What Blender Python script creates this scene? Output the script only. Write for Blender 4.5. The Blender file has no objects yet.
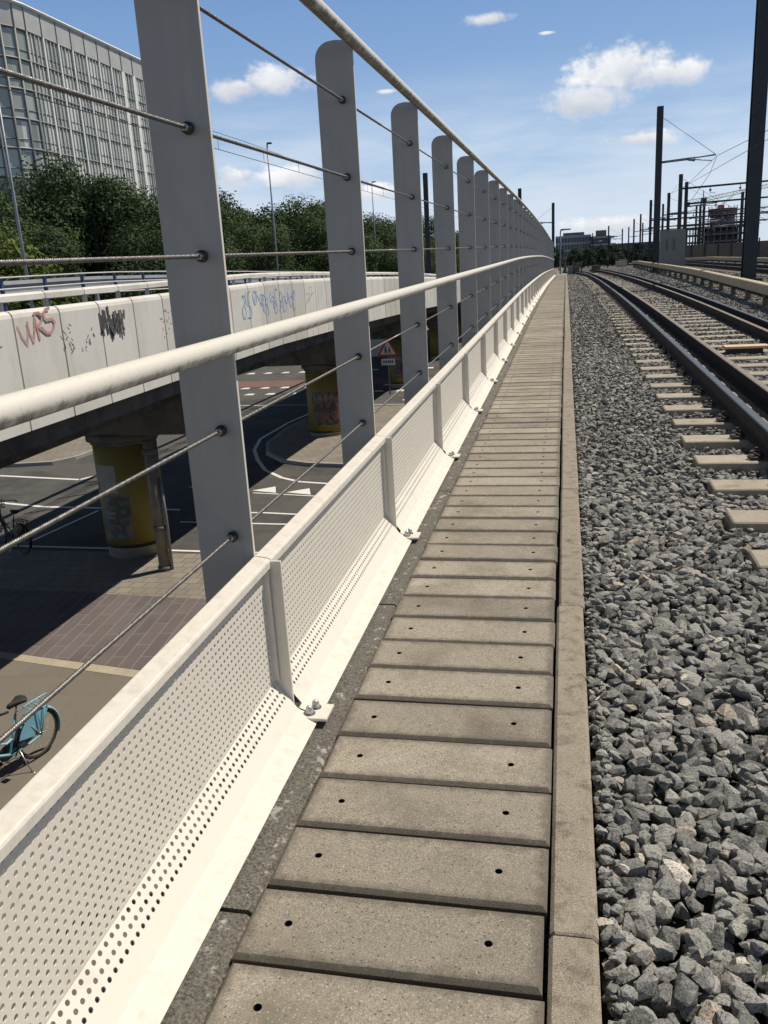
import bpy, bmesh, math, random
import numpy as np
from mathutils import Vector, Matrix
random.seed(7); rng = np.random.default_rng(11)
PI = math.pi
scene = bpy.context.scene
COL = scene.collection
R = math.radians

# ------------------------------------------------------------------ helpers
class MB:
    """collects vertices and faces, links them as one mesh object"""
    def __init__(s): s.v = []; s.f = []; s.m = []; s.smooth = []
    def add(s, vs, fs, mi=0, sm=False):
        o = len(s.v); s.v += [tuple(p) for p in vs]
        for f in fs: s.f.append(tuple(i + o for i in f)); s.m.append(mi); s.smooth.append(sm)
        return s
    def box(s, x0, x1, y0, y1, z0, z1, mi=0, M=None, ch=0.0):
        if ch > 0:
            c = ch
            vs = []
            for z, d in ((z0, c), (z0 + c, 0), (z1 - c, 0), (z1, c)):
                vs += [(x0 + d, y0 + d, z), (x1 - d, y0 + d, z), (x1 - d, y1 - d, z), (x0 + d, y1 - d, z)]
            fs = [(3, 2, 1, 0), (12, 13, 14, 15)]
            for k in range(3):
                for i in range(4):
                    a = 4 * k + i; b = 4 * k + (i + 1) % 4; fs.append((a, b, b + 4, a + 4))
        else:
            vs = [(x0, y0, z0), (x1, y0, z0), (x1, y1, z0), (x0, y1, z0), (x0, y0, z1), (x1, y0, z1), (x1, y1, z1), (x0, y1, z1)]
            fs = [(3, 2, 1, 0), (4, 5, 6, 7), (0, 1, 5, 4), (1, 2, 6, 5), (2, 3, 7, 6), (3, 0, 4, 7)]
        if M is not None: vs = [M @ Vector(p) for p in vs]
        return s.add(vs, fs, mi)
    def tube(s, path, r, n=10, mi=0, cap=True, closed=False, sm=True):
        P = [Vector(p) for p in path]; k = len(P)
        rr = r if isinstance(r, (list, tuple)) else [r] * k
        vs = []; up = None
        for i in range(k):
            if closed: t = P[(i + 1) % k] - P[i - 1]
            else: t = P[min(i + 1, k - 1)] - P[max(i - 1, 0)]
            t.normalize()
            if up is None:
                up = Vector((0, 0, 1)) if abs(t.z) < .9 else Vector((1, 0, 0))
            a = t.cross(up)
            if a.length < 1e-6: a = t.cross(Vector((1, 0, 0)))
            a.normalize(); b = a.cross(t); up = b
            for j in range(n):
                q = 2 * PI * j / n
                vs.append(P[i] + (a * math.cos(q) + b * math.sin(q)) * rr[i])
        fs = []
        for i in range(k if closed else k - 1):
            i2 = (i + 1) % k
            for j in range(n):
                j2 = (j + 1) % n
                fs.append((i * n + j, i * n + j2, i2 * n + j2, i2 * n + j))
        s.add(vs, fs, mi, sm)
        if cap and not closed:
            o = len(s.v) - k * n
            s.f.append(tuple(o + j for j in range(n))[::-1]); s.m.append(mi); s.smooth.append(False)
            s.f.append(tuple(o + (k - 1) * n + j for j in range(n))); s.m.append(mi); s.smooth.append(False)
        return s
    def prism(s, poly, d, axis='y', d0=0.0, mi=0, sm=False):
        """poly = 2D points, extruded from d0 to d along axis"""
        n = len(poly); A = {'y': lambda p, t: (p[0], t, p[1]), 'z': lambda p, t: (p[0], p[1], t), 'x': lambda p, t: (t, p[0], p[1])}[axis]
        vs = [A(p, d0) for p in poly] + [A(p, d) for p in poly]
        s.add(vs, [(i, (i + 1) % n, n + (i + 1) % n, n + i) for i in range(n)], mi, sm)
        o = len(s.v) - 2 * n
        for f in (tuple(range(n))[::-1], tuple(range(n, 2 * n))):
            s.f.append(tuple(o + i for i in f)); s.m.append(mi); s.smooth.append(False)
        return s
    def cyl(s, c, r, z0, z1, n=24, mi=0, r2=None):
        return s.tube([(c[0], c[1], z0), (c[0], c[1], z1)], [r, r if r2 is None else r2], n, mi)
    def mesh(s, name, mats, fix=False):
        me = bpy.data.meshes.new(name); me.from_pydata(s.v, [], s.f)
        for m in (mats if isinstance(mats, (list, tuple)) else [mats]): me.materials.append(m)
        me.polygons.foreach_set('material_index', s.m); me.polygons.foreach_set('use_smooth', s.smooth)
        if fix:
            bm = bmesh.new(); bm.from_mesh(me); bmesh.ops.recalc_face_normals(bm, faces=bm.faces); bm.to_mesh(me); bm.free()
        me.update(); return me
    def build(s, name, mats, parent=None, loc=(0, 0, 0), rot=(0, 0, 0), fix=True):
        return link(name, s.mesh(name, mats, fix), parent, loc, rot)

def link(name, me, parent=None, loc=(0, 0, 0), rot=(0, 0, 0), scale=(1, 1, 1)):
    o = bpy.data.objects.new(name, me); COL.objects.link(o)
    o.location = loc; o.rotation_euler = rot; o.scale = scale
    if parent is not None: o.parent = parent
    return o
def tag(o, label=None, cat=None, group=None, kind=None):
    if label: o['label'] = label
    if cat: o['category'] = cat
    if group: o['group'] = group
    if kind: o['kind'] = kind
    return o
def thing(name, label, cat, loc=(0, 0, 0), rz=0.0, group=None):
    o = bpy.data.objects.new(name, None); COL.objects.link(o); o.empty_display_size = .2
    o.location = loc; o.rotation_euler = (0, 0, rz)
    return tag(o, label, cat, group)
def dup(o, parent=None):
    c = o.copy(); COL.objects.link(c)
    if parent is not None: c.parent = parent
    for ch in list(o.children): dup(ch, c)
    return c

# ------------------------------------------------------------------ materials
class NT:
    def __init__(s, nt): s.nt = nt
    def n(s, t, **kw):
        nd = s.nt.nodes.new(t)
        for k, v in kw.items(): setattr(nd, k, v)
        return nd
    def l(s, a, b): s.nt.links.new(a, b)
    def setv(s, sock, v):
        if isinstance(v, bpy.types.NodeSocket): s.l(v, sock)
        else: sock.default_value = v
    def math(s, op, a, b=0.0, c=None, clamp=False):
        nd = s.n('ShaderNodeMath', operation=op, use_clamp=clamp); s.setv(nd.inputs[0], a); s.setv(nd.inputs[1], b)
        if c is not None: s.setv(nd.inputs[2], c)
        return nd.outputs[0]
    def mix(s, f, a, b, mode='MIX'):
        nd = s.n('ShaderNodeMix', data_type='RGBA', blend_type=mode); s.setv(nd.inputs[0], f)
        for k, v in ((6, a), (7, b)):
            s.setv(nd.inputs[k], v if isinstance(v, bpy.types.NodeSocket) else (*v[:3], 1))
        return nd.outputs[2]
    def ramp(s, f, stops):
        nd = s.n('ShaderNodeValToRGB'); s.l(f, nd.inputs[0]); e = nd.color_ramp.elements
        while len(e) < len(stops): e.new(.5)
        for k, (p, c) in enumerate(stops):
            e[k].position = p; e[k].color = (c, c, c, 1) if isinstance(c, (int, float)) else (*c, 1)
        return nd.outputs[0]
    def noise(s, vec, scale, detail=4, rough=.55, dim='3D'):
        nd = s.n('ShaderNodeTexNoise', noise_dimensions=dim); s.l(vec, nd.inputs['Vector'])
        nd.inputs['Scale'].default_value = scale; nd.inputs['Detail'].default_value = detail; nd.inputs['Roughness'].default_value = rough
        return nd.outputs[0]
    def vor(s, vec, scale, feature='F1', out=0, rnd=1.0):
        nd = s.n('ShaderNodeTexVoronoi', feature=feature); s.l(vec, nd.inputs['Vector']); nd.inputs['Scale'].default_value = scale
        nd.inputs['Randomness'].default_value = rnd
        return nd.outputs[out]
    def vscale(s, vec, sc):
        nd = s.n('ShaderNodeVectorMath', operation='MULTIPLY'); s.l(vec, nd.inputs[0]); nd.inputs[1].default_value = sc; return nd.outputs[0]

def material(name):
    m = bpy.data.materials.new(name); m.use_nodes = True
    t = NT(m.node_tree); b = m.node_tree.nodes['Principled BSDF']
    return m, t, b
def pos(t): return t.n('ShaderNodeNewGeometry').outputs['Position']
def orand(t): return t.n('ShaderNodeObjectInfo').outputs['Random']
def bump(t, b, h, strength=.3, dist=.01):
    nd = t.n('ShaderNodeBump'); t.l(h, nd.inputs['Height']); nd.inputs['Strength'].default_value = strength; nd.inputs['Distance'].default_value = dist
    t.l(nd.outputs[0], b.inputs['Normal'])

def speckled(name, c0, c1, scale=6, fine=220, fine_amt=.35, rough=.85, bs=.4, bd=.004, obj=0.0, pits=None, metallic=0.0, blotch=None, grime=None):
    """two-tone mottled surface with fine grain and bump, in world space"""
    m, t, b = material(name); P = pos(t)
    a = t.noise(P, scale, 5, .6); f = t.noise(P, fine, 3, .6)
    col = t.mix(t.ramp(a, [(.32, 0), (.68, 1)]), c0, c1)
    col = t.mix(fine_amt, col, t.mix(t.ramp(f, [(.3, 0), (.7, 1)]), tuple(x * .45 for x in c0), tuple(min(1, x * 1.6) for x in c1)))
    if blotch:
        bc, bsca, lo, hi = blotch
        col = t.mix(t.ramp(t.noise(P, bsca, 6, .65), [(lo, 0), (hi, 1)]), col, bc)
    if pits:
        pl = t.vor(P, pits * 1.7); col = t.mix(t.ramp(pl, [(.09, .6), (.24, 0)]), col, tuple(min(1, x * 1.9) for x in c1))
        pv = t.vor(P, pits); col = t.mix(t.ramp(pv, [(.09, .85), (.2, 0)]), col, tuple(x * .3 for x in c0))
    if grime:
        oc = t.n('ShaderNodeTexCoord').outputs['Object']; sp = t.n('ShaderNodeSeparateXYZ'); t.l(oc, sp.inputs[0]); x0, x1, y0, y1 = grime
        d = t.math('MINIMUM', t.math('MINIMUM', t.math('SUBTRACT', sp.outputs[0], x0), t.math('SUBTRACT', x1, sp.outputs[0])), t.math('MINIMUM', t.math('SUBTRACT', sp.outputs[1], y0), t.math('SUBTRACT', y1, sp.outputs[1])))
        g = t.math('SUBTRACT', t.math('MULTIPLY', t.noise(P, 30, 6, .7), .075), d)
        col = t.mix(t.ramp(g, [(.0, 0), (.032, .72)]), col, tuple(x * .42 for x in c0))
        col = t.mix(t.ramp(t.noise(P, 38, 6, .75), [(.54, 0), (.7, .5)]), col, tuple(x * .55 for x in c0))
    if obj:
        r = orand(t); k = t.math('MULTIPLY_ADD', r, obj, 1 - obj / 2)
        hs = t.n('ShaderNodeHueSaturation'); t.l(col, hs.inputs['Color']); t.l(k, hs.inputs['Value']); col = hs.outputs[0]
    t.l(col, b.inputs['Base Color']); b.inputs['Roughness'].default_value = rough; b.inputs['Metallic'].default_value = metallic
    bump(t, b, t.math('ADD', t.math('MULTIPLY', f, .6), a), bs, bd)
    return m
def plain(name, c, rough=.5, metallic=0.0, var=.12, scale=8, bs=.05):
    m, t, b = material(name); P = pos(t)
    a = t.noise(P, scale, 5, .6)
    col = t.mix(t.ramp(a, [(.3, 0), (.7, 1)]), tuple(x * (1 - var) for x in c), tuple(min(1, x * (1 + var)) for x in c))
    t.l(col, b.inputs['Base Color']); b.inputs['Roughness'].default_value = rough; b.inputs['Metallic'].default_value = metallic
    if bs: bump(t, b, t.noise(P, scale * 12, 3), bs, .003)
    return m

M = {}
M['slab'] = speckled('walkway_concrete', (.205, .179, .139), (.31, .274, .218), 5, 230, .62, .9, .6, .003, obj=.34, pits=55, blotch=((.145, .125, .093), 2.6, .48, .74), grime=(-.78, -.043, 0, .2375))
M['kerb'] = speckled('kerb_concrete', (.17, .145, .108), (.295, .257, .20), 9, 330, .7, .92, .8, .004, obj=.15, pits=90, blotch=((.105, .085, .06), 15, .5, .72))
M['moss'] = speckled('mossy_concrete', (.045, .041, .034), (.16, .147, .123), 24, 120, .7, .95, 1.0, .012, blotch=((.40, .38, .34), 20, .58, .66))
M['hole'] = plain('dark_hole', (.012, .011, .01), .9)
M['sleeper'] = speckled('sleeper_concrete', (.27, .237, .185), (.385, .34, .27), 7, 150, .35, .9, .4, .003, obj=.18, blotch=((.17, .145, .11), 5, .58, .75))
M['deckside'] = speckled('deck_concrete', (.24, .23, .21), (.34, .33, .3), 2, 60, .25)

def painted(name, c, dirt, dscale, lo, hi, rough=.45, speck=None, bs=.04, streak=0.0):
    m, t, b = material(name); P = pos(t)
    a = t.noise(P, dscale, 8, .72)
    if streak: a = t.math('ADD', t.math('MULTIPLY', a, 1 - streak), t.math('MULTIPLY', t.noise(t.vscale(P, (1, 1, .05)), 26, 6, .65), streak))
    col = t.mix(t.ramp(a, [(lo, 0), (hi, .55)]), c, dirt)
    if speck:
        s2 = t.vor(P, speck); s3 = t.noise(P, speck * .13, 3)
        k = t.math('MULTIPLY', t.ramp(s2, [(.05, 1), (.16, 0)]), t.ramp(s3, [(.5, 0), (.62, .5)]))
        col = t.mix(k, col, dirt)
    t.l(col, b.inputs['Base Color']); b.inputs['Roughness'].default_value = rough
    bump(t, b, t.noise(P, 140, 3), bs, .001)
    return m
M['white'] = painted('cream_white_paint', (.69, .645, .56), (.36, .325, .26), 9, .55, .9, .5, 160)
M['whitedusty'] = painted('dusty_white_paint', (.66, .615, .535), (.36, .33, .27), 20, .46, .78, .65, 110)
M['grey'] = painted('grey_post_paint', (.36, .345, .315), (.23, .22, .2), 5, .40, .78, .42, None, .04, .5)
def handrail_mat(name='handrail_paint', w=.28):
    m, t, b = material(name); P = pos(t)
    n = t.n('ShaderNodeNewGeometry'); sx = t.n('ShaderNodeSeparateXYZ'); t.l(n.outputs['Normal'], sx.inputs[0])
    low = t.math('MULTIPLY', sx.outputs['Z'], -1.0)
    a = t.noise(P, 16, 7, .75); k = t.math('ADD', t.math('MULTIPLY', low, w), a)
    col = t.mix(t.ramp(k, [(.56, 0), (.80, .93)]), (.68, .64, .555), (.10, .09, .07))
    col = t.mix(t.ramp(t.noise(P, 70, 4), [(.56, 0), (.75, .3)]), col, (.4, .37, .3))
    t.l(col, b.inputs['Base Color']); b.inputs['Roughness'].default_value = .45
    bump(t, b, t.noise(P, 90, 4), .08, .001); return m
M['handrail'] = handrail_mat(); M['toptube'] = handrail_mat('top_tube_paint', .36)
M['cable'] = plain('steel_cable', (.21, .2, .188), .45, .85, .3, 60)
M['ferrule'] = plain('cable_end_steel', (.05, .052, .055), .35, .6, .2, 60)
M['ferrulecap'] = plain('cable_end_cap', (.45, .44, .42), .3, .9, .1, 60)
M['bolt'] = plain('galvanised_bolt', (.5, .5, .48), .4, .7, .15, 90)
M['washer'] = plain('washer_steel', (.2, .2, .2), .4, .8, .15, 90)
M['railside'] = speckled('rail_rust', (.026, .019, .015), (.05, .038, .03), 9, 120, .4, .95, .3, .003)
M['railtop'] = plain('polished_rail_steel', (.17, .168, .172), .45, 1.0, .1, 6, 0)
M['guardtop'] = speckled('rusty_guard_rail', (.15, .125, .105), (.25, .21, .18), 6, 120, .3, .7, .2, .002)
M['clip'] = speckled('rail_clip_iron', (.03, .026, .022), (.06, .05, .042), 30, 200, .4, .7)
M['darkmetal'] = plain('dark_mast_steel', (.030, .034, .042), .55, .25, .2, 3)
M['wire'] = plain('wire_dark', (.03, .03, .032), .5, .4, .1, 3, 0)
M['cream_beam'] = speckled('cream_cover_board', (.40, .32, .20), (.52, .43, .29), 2, 70, .25, .7, .2, .004, blotch=((.3, .24, .15), 1.4, .6, .8))
M['wood'] = speckled('pale_wood', (.55, .38, .22), (.68, .5, .32), 12, 120, .3, .75)
M['bracket'] = speckled('rusty_bracket', (.10, .075, .045), (.19, .14, .08), 6, 90, .3)
M['greypanel'] = speckled('grey_green_panel', (.175, .18, .165), (.215, .22, .2), 2, 80, .2, .7)
M['asphalt'] = speckled('road_asphalt', (.065, .061, .055), (.092, .087, .078), .6, 90, .35, .92, .3, .004, blotch=((.05, .048, .044), .5, .47, .6))
M['pavement'] = speckled('pavement_concrete', (.155, .135, .108), (.20, .175, .142), 1.1, 70, .3, .92, .25, .004, blotch=((.12, .105, .085), .8, .55, .75))
M['marking'] = painted('road_marking_white', (.72, .71, .67), (.3, .29, .27), 6, .5, .75, .75)
M['redroad'] = speckled('red_cycle_lane', (.14, .075, .06), (.18, .1, .08), 1, 60, .3)
M['sand'] = speckled('beige_border', (.32, .27, .19), (.42, .36, .26), 3, 60, .3)
M['yellow'] = painted('yellow_band', (.22, .175, .035), (.13, .105, .03), 3, .5, .85, .6)
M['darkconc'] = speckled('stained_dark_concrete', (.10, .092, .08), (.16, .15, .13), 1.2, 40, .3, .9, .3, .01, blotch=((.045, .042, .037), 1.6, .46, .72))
M['colconc'] = speckled('column_concrete', (.27, .25, .215), (.36, .335, .29), 2, 50, .3)
M['pipe'] = plain('weathered_pipe', (.2, .18, .15), .6, .2, .25, 4)
M['blue'] = plain('dark_blue_paint', (.028, .05, .14), .4, 0, .15, 5)
M['railwhite'] = plain('white_rail_paint', (.55, .55, .54), .45, 0, .1, 3)
M['guardgrey'] = plain('galvanised_guardrail', (.24, .255, .28), .5, .4, .15, 2)
M['tagred'] = plain('faded_red_spray', (.50, .29, .27), .8, 0, .25, 12, 0)
M['tagblack'] = plain('black_spray', (.07, .07, .075), .8, 0, .5, 25, 0)
M['tagblue'] = plain('faded_blue_spray', (.36, .49, .70), .8, 0, .2, 9, 0)
M['bikeblue'] = plain('light_blue_bike_paint', (.22, .50, .64), .35, 0, .06, 10, 0)
M['bikeblack'] = plain('black_bike_paint', (.012, .012, .013), .4, 0, .1, 10, 0)
M['rubber'] = plain('black_rubber', (.018, .017, .016), .75, 0, .2, 40)
M['chrome'] = plain('bike_steel', (.5, .48, .45), .3, .9, .1, 20, 0)
M['brownrim'] = plain('worn_brown_tyre', (.12, .095, .075), .7, 0, .2, 30, 0)
M['signred'] = plain('sign_red', (.5, .03, .025), .45, 0, .1, 3, 0)
M['signwhite'] = plain('sign_white', (.7, .69, .66), .5, 0, .08, 3, 0)
M['trunk'] = speckled('tree_bark', (.06, .048, .036), (.12, .1, .075), 3, 30, .4, .95)

def parapet_mat():
    m, t, b = material('white_parapet_concrete'); P = pos(t)
    a = t.noise(t.vscale(P, (1, 1, .35)), 1.7, 8, .7)
    col = t.mix(t.ramp(a, [(.44, 0), (.72, .7)]), (.62, .60, .545), (.46, .42, .35))
    z = t.vscale(P, (2, 4.5, .5)); col = t.mix(t.ramp(t.noise(z, 2.2, 6, .7), [(.58, 0), (.8, .45)]), col, (.36, .34, .3))
    sp = t.vor(P, 26); k = t.math('MULTIPLY', t.ramp(sp, [(.05, 1), (.18, 0)]), t.ramp(t.noise(P, 2.0, 3), [(.58, 0), (.66, .8)]))
    col = t.mix(k, col, (.12, .12, .12))
    r = t.math('MULTIPLY_ADD', orand(t), .2, .88)
    hs = t.n('ShaderNodeHueSaturation'); t.l(col, hs.inputs['Color']); t.l(r, hs.inputs['Value'])
    t.l(hs.outputs[0], b.inputs['Base Color']); b.inputs['Roughness'].default_value = .8
    bump(t, b, t.noise(P, 25, 5), .12, .005); return m
M['parapet'] = parapet_mat()

def stone_mat():
    m, t, b = material('crushed_granite'); g = t.n('ShaderNodeNewGeometry'); r = g.outputs['Random Per Island']; P = g.outputs['Position']
    col = t.ramp(r, [(0, (.075, .075, .068)), (.22, (.155, .153, .138)), (.5, (.25, .246, .222)), (.8, (.35, .342, .31)), (.93, (.38, .355, .305)), (.975, (.46, .375, .28)), (1, (.72, .66, .56))])
    col = t.mix(t.ramp(t.noise(P, 70, 5, .75), [(.48, 0), (.66, .6)]), col, (.36, .35, .33))
    col = t.mix(t.ramp(t.noise(P, 330, 3, .7), [(.56, 0), (.68, .5)]), col, (.5, .49, .46))
    col = t.mix(t.ramp(t.noise(P, 150, 4, .7), [(.36, .85), (.5, 0)]), col, (.035, .036, .036))
    t.l(col, b.inputs['Base Color']); b.inputs['Roughness'].default_value = .82
    bump(t, b, t.math('ADD', t.noise(P, 60, 5, .65), t.math('MULTIPLY', t.noise(P, 210, 4, .6), .4)), .75, .008); return m
M['stone'] = stone_mat()
def ballast_ground_mat():
    m, t, b = material('ballast_bed'); P = pos(t)
    c = t.n('ShaderNodeTexVoronoi'); t.l(P, c.inputs['Vector']); c.inputs['Scale'].default_value = 16
    col = t.ramp(t.math('FRACT', t.math('MULTIPLY', c.outputs[1], 7.3)), [(0, (.02, .02, .02)), (.5, (.07, .07, .066)), (.85, (.14, .138, .13)), (1, (.28, .26, .23))])
    big = t.noise(P, .35, 4); col = t.mix(t.ramp(big, [(.4, 0), (.7, .5)]), col, (.11, .10, .085))
    t.l(col, b.inputs['Base Color']); b.inputs['Roughness'].default_value = .95
    bump(t, b, t.math('SUBTRACT', 1, c.outputs[0]), 1.0, .06); return m
M['bed'] = ballast_ground_mat()
def leaf_mat(name, a, c, d):
    m, t, b = material(name); r = t.n('ShaderNodeNewGeometry').outputs['Random Per Island']
    col = t.ramp(r, [(0, a), (.6, c), (1, d)]); n = t.noise(pos(t), .35, 3)
    col = t.mix(t.ramp(n, [(.35, 0), (.7, .5)]), col, tuple(x * 1.5 for x in c))
    k = t.math('MULTIPLY_ADD', orand(t), .5, .75); hs = t.n('ShaderNodeHueSaturation'); t.l(col, hs.inputs['Color']); t.l(k, hs.inputs['Value'])
    t.l(hs.outputs[0], b.inputs['Base Color']); b.inputs['Roughness'].default_value = .75; b.inputs['Specular IOR Level'].default_value = .15
    tr = t.n('ShaderNodeBsdfTranslucent'); t.l(hs.outputs[0], tr.inputs[0]); mx = t.n('ShaderNodeMixShader'); mx.inputs[0].default_value = .2
    t.l(b.outputs[0], mx.inputs[1]); t.l(tr.outputs[0], mx.inputs[2]); t.l(mx.outputs[0], m.node_tree.nodes['Material Output'].inputs[0]); return m
M['leaf'] = leaf_mat('dark_foliage', (.042, .063, .027), (.062, .092, .037), (.085, .12, .048))
M['leaflight'] = leaf_mat('yellow_green_foliage', (.05, .07, .018), (.09, .12, .03), (.13, .16, .05))
M['leaffar'] = leaf_mat('far_foliage', (.03, .045, .025), (.045, .062, .035), (.065, .085, .045))
def brick_mat():
    m, t, b = material('mauve_paving_bricks'); P = pos(t)
    mp = t.n('ShaderNodeMapping'); mp.inputs['Rotation'].default_value = (0, 0, R(83)); t.l(P, mp.inputs[0])
    br = t.n('ShaderNodeTexBrick'); t.l(mp.outputs[0], br.inputs['Vector']); br.inputs['Scale'].default_value = 1
    br.inputs['Brick Width'].default_value = .9; br.inputs['Row Height'].default_value = .24; br.inputs['Mortar Size'].default_value = .006
    br.inputs['Color1'].default_value = (.105, .085, .08, 1); br.inputs['Color2'].default_value = (.13, .105, .1, 1); br.inputs['Mortar'].default_value = (.26, .24, .21, 1)
    col = t.mix(t.ramp(t.noise(P, 1.4, 5), [(.4, 0), (.75, .4)]), br.outputs[0], (.18, .15, .135))
    t.l(col, b.inputs['Base Color']); b.inputs['Roughness'].default_value = .85; bump(t, b, t.noise(P, 60, 3), .2, .003); return m
M['bricks'] = brick_mat()
def clinker_mat():
    m, t, b = material('beige_clinker_paving'); P = pos(t)
    br = t.n('ShaderNodeTexBrick'); t.l(P, br.inputs['Vector']); br.inputs['Scale'].default_value = 1
    br.inputs['Brick Width'].default_value = .3; br.inputs['Row Height'].default_value = .3; br.offset = .5; br.inputs['Mortar Size'].default_value = .012
    br.inputs['Color1'].default_value = (.2, .175, .14, 1); br.inputs['Color2'].default_value = (.26, .23, .185, 1); br.inputs['Mortar'].default_value = (.12, .105, .085, 1)
    col = t.mix(t.ramp(t.noise(P, 1.1, 5), [(.4, 0), (.7, .5)]), br.outputs[0], (.16, .14, .11))
    t.l(col, b.inputs['Base Color']); b.inputs['Roughness'].default_value = .9; bump(t, b, t.noise(P, 60, 3), .2, .003); return m
M['clinker'] = clinker_mat()
def tile_mat():
    m, t, b = material('grey_brown_paving_tiles'); P = pos(t)
    mp = t.n('ShaderNodeMapping'); mp.inputs['Rotation'].default_value = (0, 0, R(-6)); t.l(P, mp.inputs[0])
    br = t.n('ShaderNodeTexBrick'); t.l(mp.outputs[0], br.inputs['Vector']); br.inputs['Scale'].default_value = 1
    br.inputs['Brick Width'].default_value = .6; br.inputs['Row Height'].default_value = .6; br.offset = .5; br.inputs['Mortar Size'].default_value = .006
    br.inputs['Color1'].default_value = (.165, .142, .112, 1); br.inputs['Color2'].default_value = (.185, .16, .127, 1); br.inputs['Mortar'].default_value = (.12, .105, .085, 1)
    col = t.mix(t.ramp(t.noise(P, 1.3, 6), [(.4, 0), (.75, .55)]), br.outputs[0], (.205, .18, .145))
    col = t.mix(t.ramp(t.noise(P, 120, 3), [(.35, .35), (.6, 0)]), col, (.09, .08, .065))
    t.l(col, b.inputs['Base Color']); b.inputs['Roughness'].default_value = .92; bump(t, b, t.noise(P, 60, 3), .2, .003); return m
M['tiles'] = tile_mat()
def facade_mat():
    m, t, b = material('curtain_wall_glass'); P = pos(t); s = t.n('ShaderNodeSeparateXYZ'); t.l(P, s.inputs[0])
    cy = t.math('FLOOR', t.math('DIVIDE', t.math('SUBTRACT', s.outputs['Y'], s.outputs['X']), .79)); cz = t.math('FLOOR', t.math('DIVIDE', t.math('ADD', s.outputs['Z'], 1.8), 3.15))
    cb = t.n('ShaderNodeCombineXYZ'); t.l(cy, cb.inputs[0]); t.l(cz, cb.inputs[1]); w = t.n('ShaderNodeTexWhiteNoise'); t.l(cb.outputs[0], w.inputs[0])
    cb2 = t.n('ShaderNodeCombineXYZ'); t.l(cy, cb2.inputs[0]); w2 = t.n('ShaderNodeTexWhiteNoise'); t.l(cb2.outputs[0], w2.inputs[0])
    k = t.math('ADD', t.math('MULTIPLY', w.outputs[0], .55), t.math('MULTIPLY', w2.outputs[0], .45))
    col = t.ramp(k, [(.0, (.09, .11, .11)), (.25, (.18, .205, .19)), (.42, (.27, .30, .27)), (.6, (.46, .48, .43)), (.8, (.66, .66, .60))])
    t.l(col, b.inputs['Base Color']); b.inputs['Roughness'].default_value = .12; b.inputs['Specular IOR Level'].default_value = .6
    bump(t, b, t.noise(P, .25, 2), .08, .3); return m
M['facade'] = facade_mat()
M['crown'] = plain('pale_metal_cladding', (.44, .44, .41), .5, .1, .12, .5)
M['fin'] = plain('white_mullion', (.74, .74, .69), .45, 0, .1, 1)
M['slabedge'] = plain('floor_edge_grey', (.14, .15, .15), .5, 0, .1, 1)
M['farwhite'] = plain('far_pale_cladding', (.34, .35, .36), .6, 0, .1, .5)
M['farglass'] = plain('far_dark_glass', (.05, .065, .08), .25, 0, .3, .3)
M['fardark'] = plain('far_dark_cladding', (.09, .09, .1), .6, 0, .3, .4)
M['scaff'] = speckled('red_brown_formwork', (.12, .07, .06), (.2, .12, .1), .6, 4, .4)
M['rawconc'] = speckled('raw_concrete_far', (.10, .105, .115), (.17, .17, .18), .4, 4, .4)
M['crane'] = plain('crane_white', (.6, .56, .5), .5, 0, .1, 1)
M['cranered'] = plain('crane_red', (.42, .07, .05), .5, 0, .1, 1)
M['hoarding'] = speckled('brown_timber_hoarding', (.13, .10, .075), (.2, .155, .115), .8, 8, .4)
M['palegrey'] = plain('pale_grey_steel', (.45, .46, .46), .5, .2, .1, 2)
def poster_mat(name, a, b_, c, sc):
    m, t, b = material(name); P = pos(t); n = t.noise(P, sc, 3, .5); n2 = t.noise(t.vscale(P, (1.3, .9, 1.7)), sc * 1.9, 2)
    col = t.mix(t.ramp(n, [(.42, 0), (.55, 1)]), a, b_); col = t.mix(t.ramp(n2, [(.52, 0), (.62, 1)]), col, c)
    t.l(col, b.inputs['Base Color']); b.inputs['Roughness'].default_value = .6; return m
M['poster'] = poster_mat('dark_poster_print', (.09, .07, .05), (.2, .15, .1), (.07, .17, .16), 2.4)
M['graffiti_poster'] = poster_mat('colourful_poster_print', (.04, .04, .05), (.17, .08, .05), (.14, .14, .10), 3.8)

# ------------------------------------------------------------------ levels
SY = [-60, 0, 20, 25, 30, 40, 50, 60, 70, 81, 100, 120, 160, 3000]
SZ = [-1.05, 0, .35, .405, .445, .5, .495, .465, .43, .385, .24, .08, -.2, -.2]
_fy = np.arange(-60, 3000, .5); _fz = np.interp(_fy, SY, SZ); _k = np.ones(9) / 9; _pad = np.r_[_fz[0] + (np.arange(-4, 0)) * .00875, _fz, [_fz[-1]] * 4]
_fz = np.convolve(_pad, _k, 'valid')
def ZD(y): return float(np.interp(y, _fy, _fz))
def ZX(y, x):
    """yard level: to the right the crest is half as strong"""
    w = min(1, max(0, (x - 2.6) / 2.0)); z = ZD(y)
    flat = .0175 * min(y, 70) - max(0, y - 70) * .004
    flat = max(flat, z) if y > 0 else z
    return z + (flat - z) * .5 * w * (1 if y < 150 else max(0, 1 - (y - 150) / 100))
STREET = -4.2
VY = [-60, 0, 10, 20, 25, 38, 47, 70, 120, 200]; VZ = [.3, 1.22, 1.375, 1.53, 1.5, 1.33, 1.15, .6, -.5, -2.2]
def VT(y): return float(np.interp(y, VY, VZ))

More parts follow.
